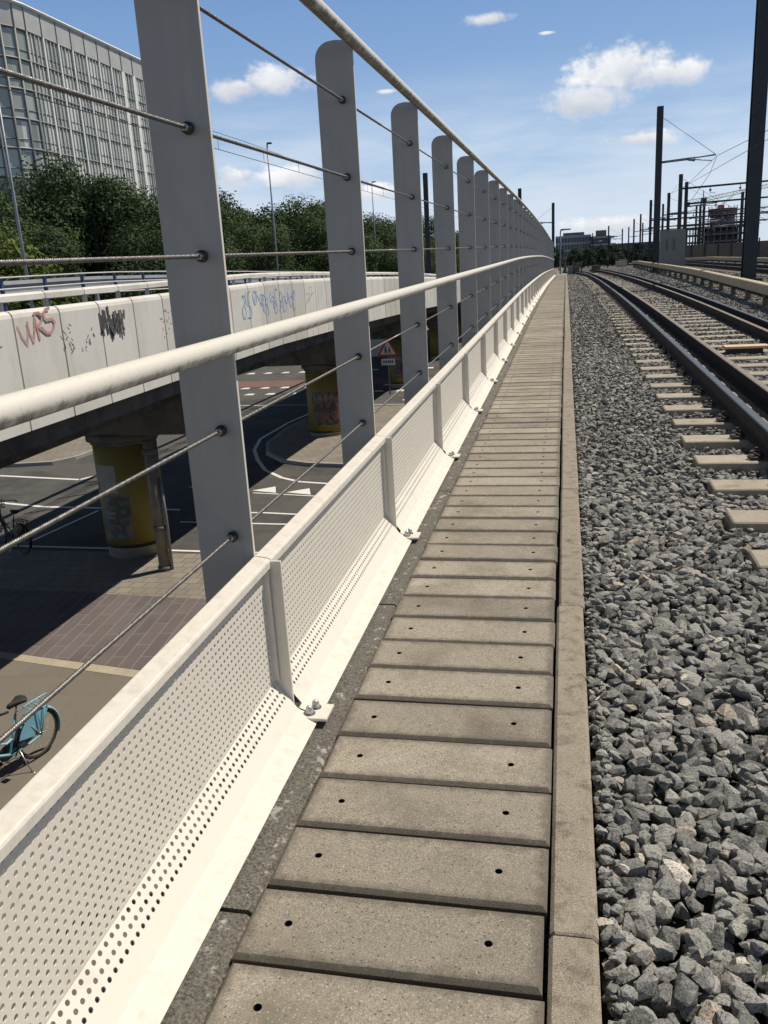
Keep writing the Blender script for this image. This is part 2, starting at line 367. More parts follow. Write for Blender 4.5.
# ------------------------------------------------------------------ sky, sun, camera
SUN_AZ, SUN_EL = R(50), R(57)
def build_world():
    w = bpy.data.worlds.new('World'); scene.world = w; w.use_nodes = True
    t = NT(w.node_tree); nd = w.node_tree.nodes; bg = nd['Background']
    sky = t.n('ShaderNodeTexSky', sky_type='NISHITA'); sky.sun_disc = False; sky.sun_elevation = SUN_EL; sky.sun_rotation = SUN_AZ
    sky.air_density = 1.25; sky.dust_density = .8; sky.ozone_density = 1.6; sky.altitude = 0
    V = t.n('ShaderNodeTexCoord').outputs['Generated']; s = t.n('ShaderNodeSeparateXYZ'); t.l(V, s.inputs[0])
    az = t.math('ARCTAN2', s.outputs[0], s.outputs[1]); el = s.outputs[2]
    nz = t.noise(V, 26, 8, .62); nz2 = t.noise(t.vscale(V, (1, 1, 2.2)), 60, 6, .6); low = t.noise(V, 11, 5, .55)
    total = None; shade = None
    # azimuth, height, half width, half height, puffiness
    CL = [(.058, .182, .062, .028, 1.0), (.108, .176, .05, .013, .8), (.028, .160, .058, .019, .8), (-.312, .199, .052, .019, .8), (-.352, .192, .04, .014, .7), (-.081, .2405, .036, .0075, .7),
          (-.366, .106, .034, .017, 1.0), (-.298, .106, .05, .013, 1.0), (.075, .118, .05, .009, .8), (-.205, .085, .05, .01, .8), (.05, .035, .09, .012, .8), (-.02, .2235, .012, .0022, .45), (-.19, .183, .016, .003, .5),
          (.6, .2, .12, .04, 1.2), (-.9, .25, .15, .05, 1.2), (1.6, .3, .2, .06, 1.2), (2.6, .2, .2, .05, 1.2), (-2.2, .3, .2, .06, 1.2)]
    for (a0, e0, wd, ht, puff) in CL:
        u = t.math('DIVIDE', t.math('SUBTRACT', az, a0), wd); v = t.math('DIVIDE', t.math('SUBTRACT', el, e0), ht)
        d = t.math('SQRT', t.math('ADD', t.math('MULTIPLY', u, u), t.math('MULTIPLY', v, v)))
        k = t.math('ADD', t.math('SUBTRACT', 1.0, d), t.math('ADD', t.math('MULTIPLY', t.math('SUBTRACT', nz, .5), 2.3 * puff), t.math('MULTIPLY', t.math('SUBTRACT', nz2, .5), 1.1 * puff)))
        mk = t.n('ShaderNodeMapRange', interpolation_type='SMOOTHSTEP'); t.l(k, mk.inputs[0]); mk.inputs[1].default_value = 0; mk.inputs[2].default_value = .75
        gate = t.n('ShaderNodeMapRange'); t.l(d, gate.inputs[0]); gate.inputs[1].default_value = 1.5; gate.inputs[2].default_value = 2.0; gate.inputs[3].default_value = 1; gate.inputs[4].default_value = 0
        a = t.math('MULTIPLY', mk.outputs[0], gate.outputs[0]); sh = t.math('MULTIPLY', v, a)
        total = a if total is None else t.math('MAXIMUM', total, a); shade = sh if shade is None else t.math('ADD', shade, sh)
    # thin high veil
    st = t.noise(t.vscale(V, (3, 1, 16)), 2.2, 7, .6)
    band = t.n('ShaderNodeMapRange', interpolation_type='SMOOTHSTEP'); t.l(el, band.inputs[0]); band.inputs[1].default_value = .22; band.inputs[2].default_value = .08
    veil = t.math('MULTIPLY', t.ramp(st, [(.32, 0), (.62, .85)]), band.outputs[0])
    # clear-air gradient: pale at the horizon, deep blue above, mixed with the physical sky; both dimmed in the unseen upper dome to deepen shade
    g = t.n('ShaderNodeValToRGB'); e = g.color_ramp.elements
    gs = [(0, (.56, .65, .77)), (.05, (.50, .62, .78)), (.12, (.32, .465, .69)), (.20, (.195, .335, .59)), (.28, (.14, .265, .53)), (.42, (.07, .115, .22)), (.7, (.042, .06, .10)), (1, (.036, .05, .085))]
    while len(e) < len(gs): e.new(.5)
    for k, (p, c) in enumerate(gs): e[k].position = p; e[k].color = (*c, 1)
    t.l(el, g.inputs[0])
    gv = t.n('ShaderNodeVectorMath', operation='SCALE'); t.l(g.outputs[0], gv.inputs[0]); gv.inputs['Scale'].default_value = 10.0
    dome = t.n('ShaderNodeMapRange'); t.l(el, dome.inputs[0]); dome.inputs[1].default_value = .25; dome.inputs[2].default_value = .6; dome.inputs[3].default_value = 1; dome.inputs[4].default_value = .3
    ns = t.n('ShaderNodeVectorMath', operation='SCALE'); t.l(sky.outputs[0], ns.inputs[0]); t.l(dome.outputs[0], ns.inputs['Scale'])
    base = t.mix(veil, t.mix(.82, ns.outputs[0], gv.outputs[0]), (5.9, 6.7, 7.8))
    lit = t.mix(t.ramp(t.math('ADD', t.math('MULTIPLY', shade, .3), t.math('ADD', t.math('MULTIPLY', low, .8), t.math('MULTIPLY', nz, .6))), [(.45, 0), (.95, 1)]), (5.0, 5.3, 6.0), (8.8, 8.8, 8.8))
    col = t.mix(t.math('MULTIPLY', total, .94), base, lit)
    t.l(col, bg.inputs[0]); bg.inputs[1].default_value = .10
build_world()
sd = bpy.data.lights.new('sun', 'SUN'); sd.energy = 4.3; sd.angle = R(.53); sd.color = (1.0, .925, .81)
so = bpy.data.objects.new('sun', sd); COL.objects.link(so); so.location = (0, 0, 30)
dirv = Vector((math.sin(SUN_AZ) * math.cos(SUN_EL), math.cos(SUN_AZ) * math.cos(SUN_EL), math.sin(SUN_EL)))
so.rotation_euler = dirv.to_track_quat('Z', 'Y').to_euler()
cd = bpy.data.cameras.new('camera'); cam = bpy.data.objects.new('camera', cd); COL.objects.link(cam); scene.camera = cam
cd.sensor_fit = 'VERTICAL'; cd.sensor_height = 36; cd.lens = 845 / 1024 * 36; cd.clip_start = .05; cd.clip_end = 6000
X = Vector((.97777691, .2022035, -.05537201)); Y = -Vector((.00328495, -.27886307, -.96032526)); Z = -Vector((-.20962234, .93880197, -.2733301))
cam.matrix_world = Matrix(((X.x, Y.x, Z.x, 0), (X.y, Y.y, Z.y, 0), (X.z, Y.z, Z.z, 1.59), (0, 0, 0, 1)))
scene.view_settings.view_transform = 'Standard'; scene.view_settings.look = 'None'; scene.view_settings.exposure = .2; scene.view_settings.gamma = 1
try: scene.cycles.use_denoising = True
except Exception: pass
scene.cycles.max_bounces = 6; scene.cycles.diffuse_bounces = 3; scene.cycles.transparent_max_bounces = 4

# ------------------------------------------------------------------ bridge deck and railway bed
def sheet(name, mat, xs, ys, zf, kind='structure'):
    nx, ny = len(xs), len(ys)
    vs = [(x, y, zf(x, y)) for y in ys for x in xs]
    fs = [(j * nx + i, j * nx + i + 1, (j + 1) * nx + i + 1, (j + 1) * nx + i) for j in range(ny - 1) for i in range(nx - 1)]
    o = MB().add(vs, fs).build(name, mat, fix=False); return tag(o, kind=kind)
ys_road = list(np.arange(-20, 130, 1.0)) + [135, 140, 150, 160, 200, 300, 600, 1500, 3000]
def bedz(x, y):
    return ZX(y, x) - .10 - (.25 if x <= -.9 else 0)
sheet('railway_ground', M['bed'], [.09, .4, .7, 1.0, 1.8, 2.6, 3.6, 4.6, 6, 9, 14, 30, 80, 300, 1200], ys_road, bedz)

bridge = thing('railway_bridge', 'pale concrete railway bridge deck carrying the walkway and the tracks', 'bridge', (-.9, 0, -.9))
def bpart(mb, name, mat, root, **k): return mb.build(name, mat, root, loc=-root.location, **k)
mb = MB()
for y0 in range(-20, 126, 2):
    a, b = ZD(y0), ZD(y0 + 2)
    for (x0, x1, t, bt) in ((-1.045, .085, -.115, -.95), (.085, 12, -.2, -.95)):
        mb.add([(x0, y0, a + t), (x1, y0, a + t), (x1, y0, a + bt), (x0, y0, a + bt), (x0, y0 + 2, b + t), (x1, y0 + 2, b + t), (x1, y0 + 2, b + bt), (x0, y0 + 2, b + bt)],
               [(0, 1, 5, 4), (3, 7, 6, 2), (0, 4, 7, 3), (1, 2, 6, 5)])
bpart(mb, 'deck_slab', M['deckside'], bridge, fix=False)
for i, y0 in enumerate(np.arange(-.3, 84, 2.0)):
    m2 = MB(); L = 1.985; bmn = 5
    vs = []; prof = [(-1.04, -.11), (-1.04, -.012), (-.80, -.012), (-.787, -.024), (-.787, -.11)]
    for k in range(bmn):
        y = y0 + L * k / (bmn - 1); z = ZD(y)
        vs += [(px, y, z + pz) for px, pz in prof]
    n = len(prof)
    fs = [(k * n + j, k * n + (j + 1) % n, (k + 1) * n + (j + 1) % n, (k + 1) * n + j) for k in range(bmn - 1) for j in range(n)]
    fs += [tuple(range(n)), tuple((bmn - 1) * n + j for j in range(n))[::-1]]
    m2.add(vs, fs); bpart(m2, 'edge_beam', M['moss'], bridge)
for (px, py) in ((1.5, 16.7), (6, 16.7), (1.5, 29.8), (6, 29.8), (1.5, 43), (6, 43)):
    m2 = MB().cyl((px, py), .6, STREET, ZD(py) - .96, 28); bpart(m2, 'pillar', M['colconc'], bridge)
m2 = MB().box(-1.2, 60, -25, 5, STREET, -1.0); bpart(m2, 'abutment', M['deckside'], bridge)
m2 = MB().box(-1.2, 60, 70, 76, STREET, -.7); bpart(m2, 'abutment', M['deckside'], bridge)

# ------------------------------------------------------------------ walkway slabs
def slab_mesh():
    W0, W1, D = -.78, -.043, .2375; mbs = MB(); c = .011; T = .055
    holes = [(-.672, .118), (-.172, .122)]; r = .0105; h = .022; N = 12
    x0, x1, y0, y1 = W0 + c, W1 - c, c, D - c
    # top as strips round the two hole cells
    cells = [(hx - h, hx + h, hy - h, hy + h) for hx, hy in holes]
    mbs_add = lambda a, b, e, f: mbs.add([(a, e, 0), (b, e, 0), (b, f, 0), (a, f, 0)], [(0, 1, 2, 3)])
    cur = x0
    for (a, b, e, f), (hx, hy) in zip(cells, holes):
        mbs_add(cur, a, y0, y1); mbs_add(a, b, y0, e); mbs_add(a, b, f, y1)
        sq = []; ci = []; cb = []
        for k in range(N):
            q = 2 * PI * (k + .5) / N; dx, dy = math.cos(q), math.sin(q); s_ = h / max(abs(dx), abs(dy))
            sq.append((hx + dx * s_, hy + dy * s_, 0)); ci.append((hx + dx * r, hy + dy * r, -.0015)); cb.append((hx + dx * r, hy + dy * r, -.05))
        mbs.add(sq + ci, [(k, (k + 1) % N, N + (k + 1) % N, N + k) for k in range(N)])
        mbs.add(ci + cb + [(hx, hy, -.05)], [(k, (k + 1) % N, N + (k + 1) % N, N + k) for k in range(N)] + [(N + k, N + (k + 1) % N, 2 * N) for k in range(N)], 1)
        cur = b
    mbs_add(cur, x1, y0, y1)
    A = [(x0, y0), (x1, y0), (x1, y1), (x0, y1)]; B = [(W0, 0), (W1, 0), (W1, D), (W0, D)]
    vs = [(p[0], p[1], 0) for p in A] + [(p[0], p[1], -c) for p in B] + [(p[0], p[1], -T) for p in B]
    mbs.add(vs, [(4 + i, 4 + (i + 1) % 4, (i + 1) % 4, i) for i in range(4)] + [(8 + i, 8 + (i + 1) % 4, 4 + (i + 1) % 4, 4 + i) for i in range(4)] + [(11, 10, 9, 8)])
    return mbs.mesh('walkway_slab', [M['slab'], M['hole']])
SLAB = slab_mesh(); rs = random.Random(3)
NS = 298; yj = 1.537 - .25 * 5
far_mb = MB()
for k in range(330):
    y = yj + .25 * k + .0045
    if y > 81: break
    a = math.atan2(ZD(y + .25) - ZD(y), .25)
    if k < NS:
        o = link('walkway_slab', SLAB, None, (rs.uniform(-.004, .004), y, ZD(y) + rs.uniform(-.0025, .0025)), (a + rs.uniform(-.006, .006), rs.uniform(-.003, .003), rs.uniform(-.006, .006)))
        tag(o, 'weathered grey-brown concrete walkway slab with two small holes, laid crosswise between fence and kerb', 'concrete slab', 'concrete slabs of the walkway')
    else:
        far_mb.box(-.78, -.052, y, y + .2405, ZD(y) - .055, ZD(y))
tag(far_mb.build('walkway_paving', M['slab']), 'farthest concrete slabs of the walkway, too small to tell apart', 'concrete slab', kind='stuff')
# duct floor below the slabs
sheet('walkway_bed', M['moss'], [-.79, -.03], list(np.arange(-1, 83, 1.0)), lambda x, y: ZD(y) - .075)

def kerb_mesh(L=1.992):
    m_ = MB(); prof = [(-.036, -.2), (-.036, -.012), (-.026, -.001), (.066, -.001), (.08, -.014), (.08, -.2)]
    ys = [0, .006, L - .006, L]; vs = []
    for i, y in enumerate(ys):
        s_ = .004 if i in (0, 3) else 0
        vs += [(px + (s_ if px < 0 else -s_), y, pz - (s_ if pz > -.1 else 0)) for px, pz in prof]
    n = len(prof)
    m_.add(vs, [(k * n + j, (k + 1) * n + j, (k + 1) * n + (j + 1) % n, k * n + (j + 1) % n) for k in range(3) for j in range(n)] + [tuple(range(n)), tuple(3 * n + j for j in range(n))[::-1]])
    return m_.mesh('kerb_block', M['kerb'], True)
KERB = kerb_mesh()
for k in range(42):
    y = 1.726 - 2 + 1.994 * k
    if y > 81: break
    a = math.atan2(ZD(y + 2) - ZD(y), 2)
    o = link('kerb_block', KERB, None, (rs.uniform(-.003, .003) + min(.008, y * .002), y, ZD(y) + rs.uniform(-.004, .003)), (a, 0, rs.uniform(-.0015, .0015)))
    tag(o, 'long narrow weathered concrete kerb block between the walkway slabs and the ballast', 'kerb block', 'kerb blocks along the walkway')

# ------------------------------------------------------------------ perforated low railing
PY0, PSP, NP = .64, 2.0, 41
def panel_mesh():
    pit = .0265; r = .0066; N = 12; th = .003; L = 1.934; m_ = MB()
    prof = [(-1.025, .572), (-1.025, .145), (-.945, .036), (-.868, .004)]
    def P(s):   # profile by arc length from the top
        rem = s
        for (a, b) in zip(prof[:-1], prof[1:]):
            d = math.hypot(b[0] - a[0], b[1] - a[1])
            if rem <= d + 1e-9 or b is prof[-1]:
                u = rem / d; nx, nz = -(b[1] - a[1]) / d, (b[0] - a[0]) / d
                return (a[0] + (b[0] - a[0]) * u, a[1] + (b[1] - a[1]) * u, nx, nz)
            rem -= d
    vs = []; fs = []
    rows = 19; cols = 73
    ds = [math.hypot(b[0] - a[0], b[1] - a[1]) for a, b in zip(prof[:-1], prof[1:])]
    rowc = [ds[0] - pit * (15.5 - i) for i in range(16)] + [ds[0] + pit * (.55 + i) for i in range(3)]
    half = pit / 2
    for ri, sc in enumerate(rowc):
        s0 = sc - half; s1 = sc + half
        if ri == 16: s0 = ds[0]
        if ri == 15: s1 = ds[0]
        for ci in range(cols):
            yc = .0 + pit * (ci + .5)
            o = len(vs); ring = []
            for k in range(N):
                q = 2 * PI * (k + .5) / N; dx, dy = math.cos(q), math.sin(q); m = 1 / max(abs(dx), abs(dy))
                sy = yc + dx * m * half; ss = sc + dy * m * half
                ss = min(max(ss, s0), s1)
                ring.append((sy, ss, yc + dx * r, sc + dy * r))
            for layer in (0, 1):
                for (sy, ss, hy, hs) in ring:
                    p = P(ss); vs.append((p[0] - p[2] * th * layer, sy, p[1] - p[3] * th * layer))
                for (sy, ss, hy, hs) in ring:
                    p = P(hs); vs.append((p[0] - p[2] * th * layer, hy, p[1] - p[3] * th * layer))
            for k in range(N):
                k2 = (k + 1) % N
                fs.append((o + k, o + k2, o + N + k2, o + N + k)); fs.append((o + 3 * N + k, o + 3 * N + k2, o + 2 * N + k2, o + 2 * N + k))
                fs.append((o + N + k, o + N + k2, o + 3 * N + k2, o + 3 * N + k))
    m_.add(vs, fs)
    # plain strips above, below and at both ends
    def strip(sa, sb, ya, yb, mi=0):
        cuts = [sa]; acc = 0
        for d in ds:
            acc += d
            if sa + 1e-6 < acc < sb - 1e-6: cuts.append(acc)
        cuts.append(sb)
        for a, b in zip(cuts[:-1], cuts[1:]):
            pa = P(a + 1e-6); pb = P(b - 1e-6)
            for l in (0, 1):
                m_.add([(pa[0] - pa[2] * th * l, ya, pa[1] - pa[3] * th * l), (pa[0] - pa[2] * th * l, yb, pa[1] - pa[3] * th * l), (pb[0] - pb[2] * th * l, yb, pb[1] - pb[3] * th * l), (pb[0] - pb[2] * th * l, ya, pb[1] - pb[3] * th * l)], [(0, 1, 2, 3)], mi)
    tot = sum(ds); smax = rowc[-1] + half
    strip(0, rowc[0] - half, 0, pit * cols); strip(smax, ds[0] + ds[1], 0, pit * cols); strip(ds[0] + ds[1], tot, 0, pit * cols, 1)
    strip(0, tot - ds[2], -.012, 0); strip(0, tot - ds[2], pit * cols, pit * cols + .012)
    strip(tot - ds[2], tot, -.045, 0, 1); strip(tot - ds[2], tot, pit * cols, pit * cols + .012, 1)
    # folded end flanges
    for y in (-.012, pit * cols + .0095):
        m_.box(-1.03, -1.005, y, y + .0025, .15, .57)
    return m_.mesh('perforated_panel', [M['white'], M['whitedusty']])
PANEL = panel_mesh()
def toprail_mesh():
    prof = [(-1.0, .578), (-1.0, .600), (-1.003, .606), (-1.008, .609), (-1.056, .6165), (-1.061, .614), (-1.063, .609), (-1.063, .582),
            (-1.060, .582), (-1.060, .607), (-1.057, .6125), (-1.0085, .6055), (-1.005, .603), (-1.003, .599), (-1.003, .578)]
    return MB().prism(prof, 1.9945).mesh('top_rail', M['whitedusty'], True)
TOPR = toprail_mesh()
def lowpost_mesh(): return MB().box(-1.045, -.964, -.0145, -.0035, .018, .600, ch=.0015).box(-1.030, -1.018, -.003, .028, .16, .56).mesh('post', M['white'], True)
LOWPOST = lowpost_mesh()
PLATE = MB().box(-1.062, -.832, -.055, .055, .008, .020, ch=.002).mesh('base_plate', M['whitedusty'], True)
def bolt_mesh():
    m_ = MB(); m_.tube([(0, 0, .019), (0, 0, .0215)], .0155, 18, 1, sm=False)
    hexa = [(.0115 * math.cos(R(60 * i)), .0115 * math.sin(R(60 * i))) for i in range(6)]; m_.prism(hexa, .031, 'z', .0215)
    prof = [(.0100, .031), (.0098, .036), (.0075, .041), (.0035, .0435), (.0005, .044)]; n = 14
    vs = [(r_ * math.cos(2 * PI * j / n), r_ * math.sin(2 * PI * j / n), z) for r_, z in prof for j in range(n)]
    m_.add(vs, [(k * n + j, k * n + (j + 1) % n, (k + 1) * n + (j + 1) % n, (k + 1) * n + j) for k in range(4) for j in range(n)], 0, True)
    return m_.mesh('bolt', [M['bolt'], M['washer']], True)
BOLT = bolt_mesh()
low = thing('perforated_railing', 'low cream-white railing of perforated metal panels along the edge of the walkway', 'railing', (-1.0, PY0, ZD(PY0)))
for k in range(NP):
    y = PY0 + PSP * k; z = ZD(y); a = math.atan2(ZD(y + 2) - ZD(y), 2)
    off = Vector((0, y, z)) - Vector((0, low.location.y, low.location.z)); off.x = 1.0
    p = link('post', LOWPOST, low, off)
    b = link('base_plate', PLATE, p)
    if k < 16:
        for (bx, by) in ((-.903, -.022), (-.893, .024)): link('bolt', BOLT, b, (bx, by, -.007), scale=(1.35, 1.35, 1.35))
    if k < NP - 1:
        ca = Matrix.Rotation(a, 4, 'X')
        link('perforated_panel', PANEL, low, off + ca @ Vector((0, .034, 0)), (a, 0, 0))
        link('top_rail', TOPR, low, off + ca @ Vector((0, .004, 0)), (a, 0, 0))

# ------------------------------------------------------------------ tall cable fence
fence = thing('cable_fence', 'tall grey fin posts strung with steel cables and two long cream tubes beside the walkway', 'fence', (-1.16, PY0, ZD(PY0) - .4))
fo = -fence.location
WIRES = (2.367, 1.996, 1.622, 1.062, .69)
def finpost_mesh():
    pr = [(-1.262, -.5), (-1.06, -.5), (-1.06, 2.628), (-1.075, 2.642), (-1.15, 2.65)]
    for i in range(7):
        q = PI / 2 + PI / 2 * i / 6; pr.append((-1.175 + .085 * math.cos(q), 2.565 + .083 * math.sin(q)))
    m_ = MB(); n = len(pr); t = .0075; c = .0012
    A = [(-t, c), (-t + c, 0), (t - c, 0), (t, c)]
    cx = sum(p[0] for p in pr) / n
    vs = []
    for (y, d) in A:
        for (px, pz) in pr: vs.append((px - math.copysign(d, px - (-1.16)), y, pz - (d if pz > 2 else 0)))
    m_.add(vs, [(k * n + j, k * n + (j + 1) % n, (k + 1) * n + (j + 1) % n, (k + 1) * n + j) for k in range(3) for j in range(n)] + [tuple(range(n))[::-1], tuple(3 * n + j for j in range(n))])
    m_.box(-1.07, -1.03, -.006, .006, 1.325, 1.355)
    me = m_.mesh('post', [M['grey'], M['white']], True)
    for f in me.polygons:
        if abs(f.normal.x) > .5 and f.center.x > -1.1: f.material_index = 1  # sun-side edge turned white: its sunlit brightness is put into the colour
    return me
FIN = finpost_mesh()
def cable_end_mesh():
    m_ = MB(); m_.tube([(0, -.0075, 0), (0, -.012, 0), (0, -.020, 0), (0, -.026, 0), (0, -.028, 0)], [.014, .0155, .015, .011, .004], 18, 0)
    m_.tube([(0, -.012, 0), (0, -.033, 0), (0, -.038, 0)], [.0095, .0092, .007], 12, 1)
    m_.tube([(0, .0075, 0), (0, .018, 0)], [.013, .011], 14, 0); return m_.mesh('cable_end', [M['ferrule'], M['ferrulecap']], True)
CEND = cable_end_mesh()
for k in range(NP):
    y = PY0 + PSP * k; z = ZD(y)
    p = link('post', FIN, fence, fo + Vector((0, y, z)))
    if k < 19:
        for wz in WIRES: link('cable_end', CEND, p, (-1.127, -.002, wz), scale=(1.25, 1.25, 1.25))
yy = sorted(set([-1.4] + [PY0 + PSP * k for k in range(NP)] + list(np.arange(-1, 80.64, 1.0))))
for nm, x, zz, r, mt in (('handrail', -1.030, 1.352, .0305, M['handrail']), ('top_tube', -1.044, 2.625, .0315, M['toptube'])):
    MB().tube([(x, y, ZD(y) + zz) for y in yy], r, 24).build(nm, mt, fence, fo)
for wz in WIRES:
    m_ = MB(); n = 18; ys = np.arange(-1.0, 5.6, .0025); L_ = .042
    vs = []
    for y in ys:
        z = ZD(y) + wz
        for j in range(n):
            q = 2 * PI * j / n; rr = .0055 * (1 + .24 * math.cos(6 * (q - 2 * PI * y / L_)))
            vs.append((-1.127 + rr * math.cos(q), y, z + rr * math.sin(q)))
    kk = len(ys); m_.add(vs, [(i * n + j, (i + 1) * n + j, (i + 1) * n + (j + 1) % n, i * n + (j + 1) % n) for i in range(kk - 1) for j in range(n)], 0, True)
    m_.tube([(-1.127, y, ZD(y) + wz) for y in [5.59] + [v for v in yy if v > 5.6]], .0056, 8)
    m_.build('cable', M['cable'], fence, fo, fix=False)

# ------------------------------------------------------------------ track
XL, XR = 1.495, 3.27        # running rails
GL, GR = 1.86, 2.99         # guard rails inside them
SLP = 0.71; SY0 = 5.22 - .12 - SLP * 5
sl_y = [SY0 + SLP * k for k in range(115)]
def sleeper_mesh():
    m_ = MB(); prof = [(-.125, 0), (.125, 0), (.150, -.17), (-.150, -.17)]
    x0, x1 = -1.33, 1.33
    vs = [(x0, y, z) for y, z in prof] + [(x1, y, z) for y, z in prof]
    m_.add([(x + (.02 if i < 4 and z < -.1 else 0) * -1 + 0, y, z) for i, (x, y, z) in enumerate(vs)], [(i, (i + 1) % 4, 4 + (i + 1) % 4, 4 + i) for i in range(4)] + [(3, 2, 1, 0), (4, 5, 6, 7)])
    bm = bmesh.new(); me = m_.mesh('sleeper_body', M['sleeper'], True); bm.from_mesh(me); bmesh.ops.bevel(bm, geom=list(bm.edges), offset=.008, segments=1, affect='EDGES'); bm.to_mesh(me); bm.free(); return me
SLEEP = sleeper_mesh()
def clip_mesh(s):
    m_ = MB(); m_.box(-.045 * 1, .045, -.07, .07, -.005, .018, ch=.004)
    m_.tube([(s * .03, -.055, .02), (s * -.02, -.05, .05), (s * -.045, -.01, .055), (s * -.02, .03, .05), (s * .03, .04, .045), (s * .045, .01, .03), (s * .01, -.01, .028)], .009, 6)
    m_.tube([(0, 0, .015), (0, 0, .085)], .013, 6, sm=False); return m_.mesh('rail_clip', M['clip'], True)
CL, CR = clip_mesh(1), clip_mesh(-1)
cxs = (XL + XR) / 2 - .1
for k, y in enumerate(sl_y):
    a = math.atan2(ZX(y + .5, 2) - ZX(y - .5, 2), 1.0)
    jit = rs.uniform(-.008, .008)
    lab = 'pale concrete sleeper lying across the track in dark ballast'
    if k < 40:
        r_ = thing('sleeper', lab, 'sleeper', (cxs + jit, y, ZX(y, 1.5)), rs.uniform(-.006, .006), 'concrete sleepers of the near track')
        r_.rotation_euler.x = a
        link('sleeper_body', SLEEP, r_)
        for (px, me) in ((XL - .125, CL), (XL + .125, CR), (XR - .125, CL), (XR + .125, CR)): link('rail_clip', me, r_, (px - cxs, 0, 0))
    else:
        o = link('sleeper', SLEEP, None, (cxs + jit, y, ZX(y, 1.5)), (a, 0, 0)); tag(o, lab, 'sleeper', 'concrete sleepers of the near track')
RAILP = [(-.075, .0), (.075, .0), (.075, .012), (.02, .03), (.009, .045), (.009, .125), (.034, .140), (.036, .165), (.028, .1715), (-.028, .1715), (-.036, .165), (-.034, .140), (-.009, .125), (-.009, .045), (-.02, .03), (-.075, .012)]
def rail(x, label, top, ys, xo=None, h=1.0):
    root = thing('rail', label, 'rail', (x, ys[0], ZX(ys[0], x)))
    n = len(RAILP); vs = []
    xo = xo or (lambda y: 0)
    for y in ys: vs += [(x + xo(y) + px, y, ZX(y, x) + .012 + pz * h) for px, pz in RAILP]
    fs = []; mi = []
    for k in range(len(ys) - 1):
        for j in range(n): fs.append((k * n + j, (k + 1) * n + j, (k + 1) * n + (j + 1) % n, k * n + (j + 1) % n)); mi.append(1 if j in (7, 8, 9) else 0)
    side = MB(); topm = MB()
    side.add(vs, [f for f, m_ in zip(fs, mi) if m_ == 0] + [tuple(range(n)), tuple((len(ys) - 1) * n + j for j in range(n))[::-1]])
    topm.add(vs, [f for f, m_ in zip(fs, mi) if m_ == 1])
    for mb_, nm, mt in ((side, 'rail_web', M['railside']), (topm, 'rail_head', top)):
        me = mb_.mesh(nm, mt, False); bm = bmesh.new(); bm.from_mesh(me); bmesh.ops.delete(bm, geom=[v for v in bm.verts if not v.link_faces], context='VERTS'); bmesh.ops.recalc_face_normals(bm, faces=bm.faces)
        if nm == 'rail_head':
            for f in bm.faces:
                if f.normal.z < 0: f.normal_flip()
        bm.to_mesh(me); bm.free(); link(nm, me, root, -root.location)
    return root
yr = list(np.arange(.2, 120, 1.5))
rail(XL, 'polished running rail nearest to the walkway, bluish shiny head', M['railtop'], yr)
rail(GL, 'rusty guard rail just right of the nearest shiny rail', M['guardtop'], yr)
rail(GR, 'rusty guard rail just left of the far shiny rail', M['guardtop'], yr, h=.9)
rail(XR, 'polished running rail on the far side of the near track', M['railtop'], yr)
yr2 = list(np.arange(20, 150, 2.5))
rail(8.4, 'rusty rail of the second track, behind the near cream cover beam', M['railtop'], yr2)
rail(9.84, 'rail of the second track, right beside the farther cream cover beam', M['railtop'], yr2)
SL2 = SLEEP.copy(); 
for y in np.arange(20, 100, .9):
    o = link('sleeper', SLEEP, None, (9.12, float(y), ZX(y, 9) - .01)); tag(o, 'pale concrete sleeper under the second track, behind the near cream cover beam', 'sleeper', 'concrete sleepers of the second track')
# switch blades leading left far down the line
rail(.95, 'thin rail diverging far down the line, left of the near track', M['railtop'], list(np.arange(62, 120, 2.0)), xo=lambda y: .55 - max(0, (y - 62)) * .028)

# board between the rails
bd = thing('sensor_board', 'pale wooden board on a dark base lying between the rails', 'track sensor', (2.42, 12.7, ZX(12.7, 2.4)))
MB().box(-.26, .32, -.13, .13, .07, .105, ch=.006).build('board', M['wood'], bd)
MB().box(-.22, .24, -.1, .1, -.05, .068, ch=.01).build('base', M['clip'], bd)

# ------------------------------------------------------------------ third rail with cream cover
def third_rail(pts, label, zt=.47, zb=.255, w=.18, step=2.4):
    def at(y): return float(np.interp(y, [p[1] for p in pts], [p[0] for p in pts]))
    y0, y1 = pts[0][1], pts[-1][1]
    root = thing('third_rail', label, 'third rail', (at(y0), y0, ZX(y0, at(y0))))
    y = y0; i = 0
    while y < y1:
        L_ = min(6.0, y1 - y); vs = []; prof = [(-w / 2, zb), (w / 2, zb + .04), (w / 2, zt), (-w / 2 + .02, zt + .004), (-w / 2, zt - .012)]
        n = len(prof)
        for yy_ in (y + .006, y + L_ / 2, y + L_ - .006): x = at(yy_); vs += [(x + px, yy_, ZX(yy_, x) + pz + .004 * (i % 2)) for px, pz in prof]
        MB().add(vs, [(k * n + j, (k + 1) * n + j, (k + 1) * n + (j + 1) % n, k * n + (j + 1) % n) for k in (0, 1) for j in range(n)] + [tuple(range(n)), tuple(2 * n + j for j in range(n))]).build('cover_board', M['cream_beam'], root, -root.location)
        y += L_; i += 1
    MB().tube([(at(v) + .03, v, ZX(v, at(v)) + .2) for v in np.arange(y0, y1, 2.0)], .05, 6).build('conductor_rail', M['railside'], root, -root.location)
    for v in np.arange(y0 + 1, y1, step):
        x = at(v); z = ZX(v, x)
        MB().box(x - .05, x + .06, v - .07, v + .07, z - .1, z + zb + .02).box(x - .16, x + .22, v - .12, v + .12, z - .09, z - .0).build('bracket', M['bracket'], root, -root.location)
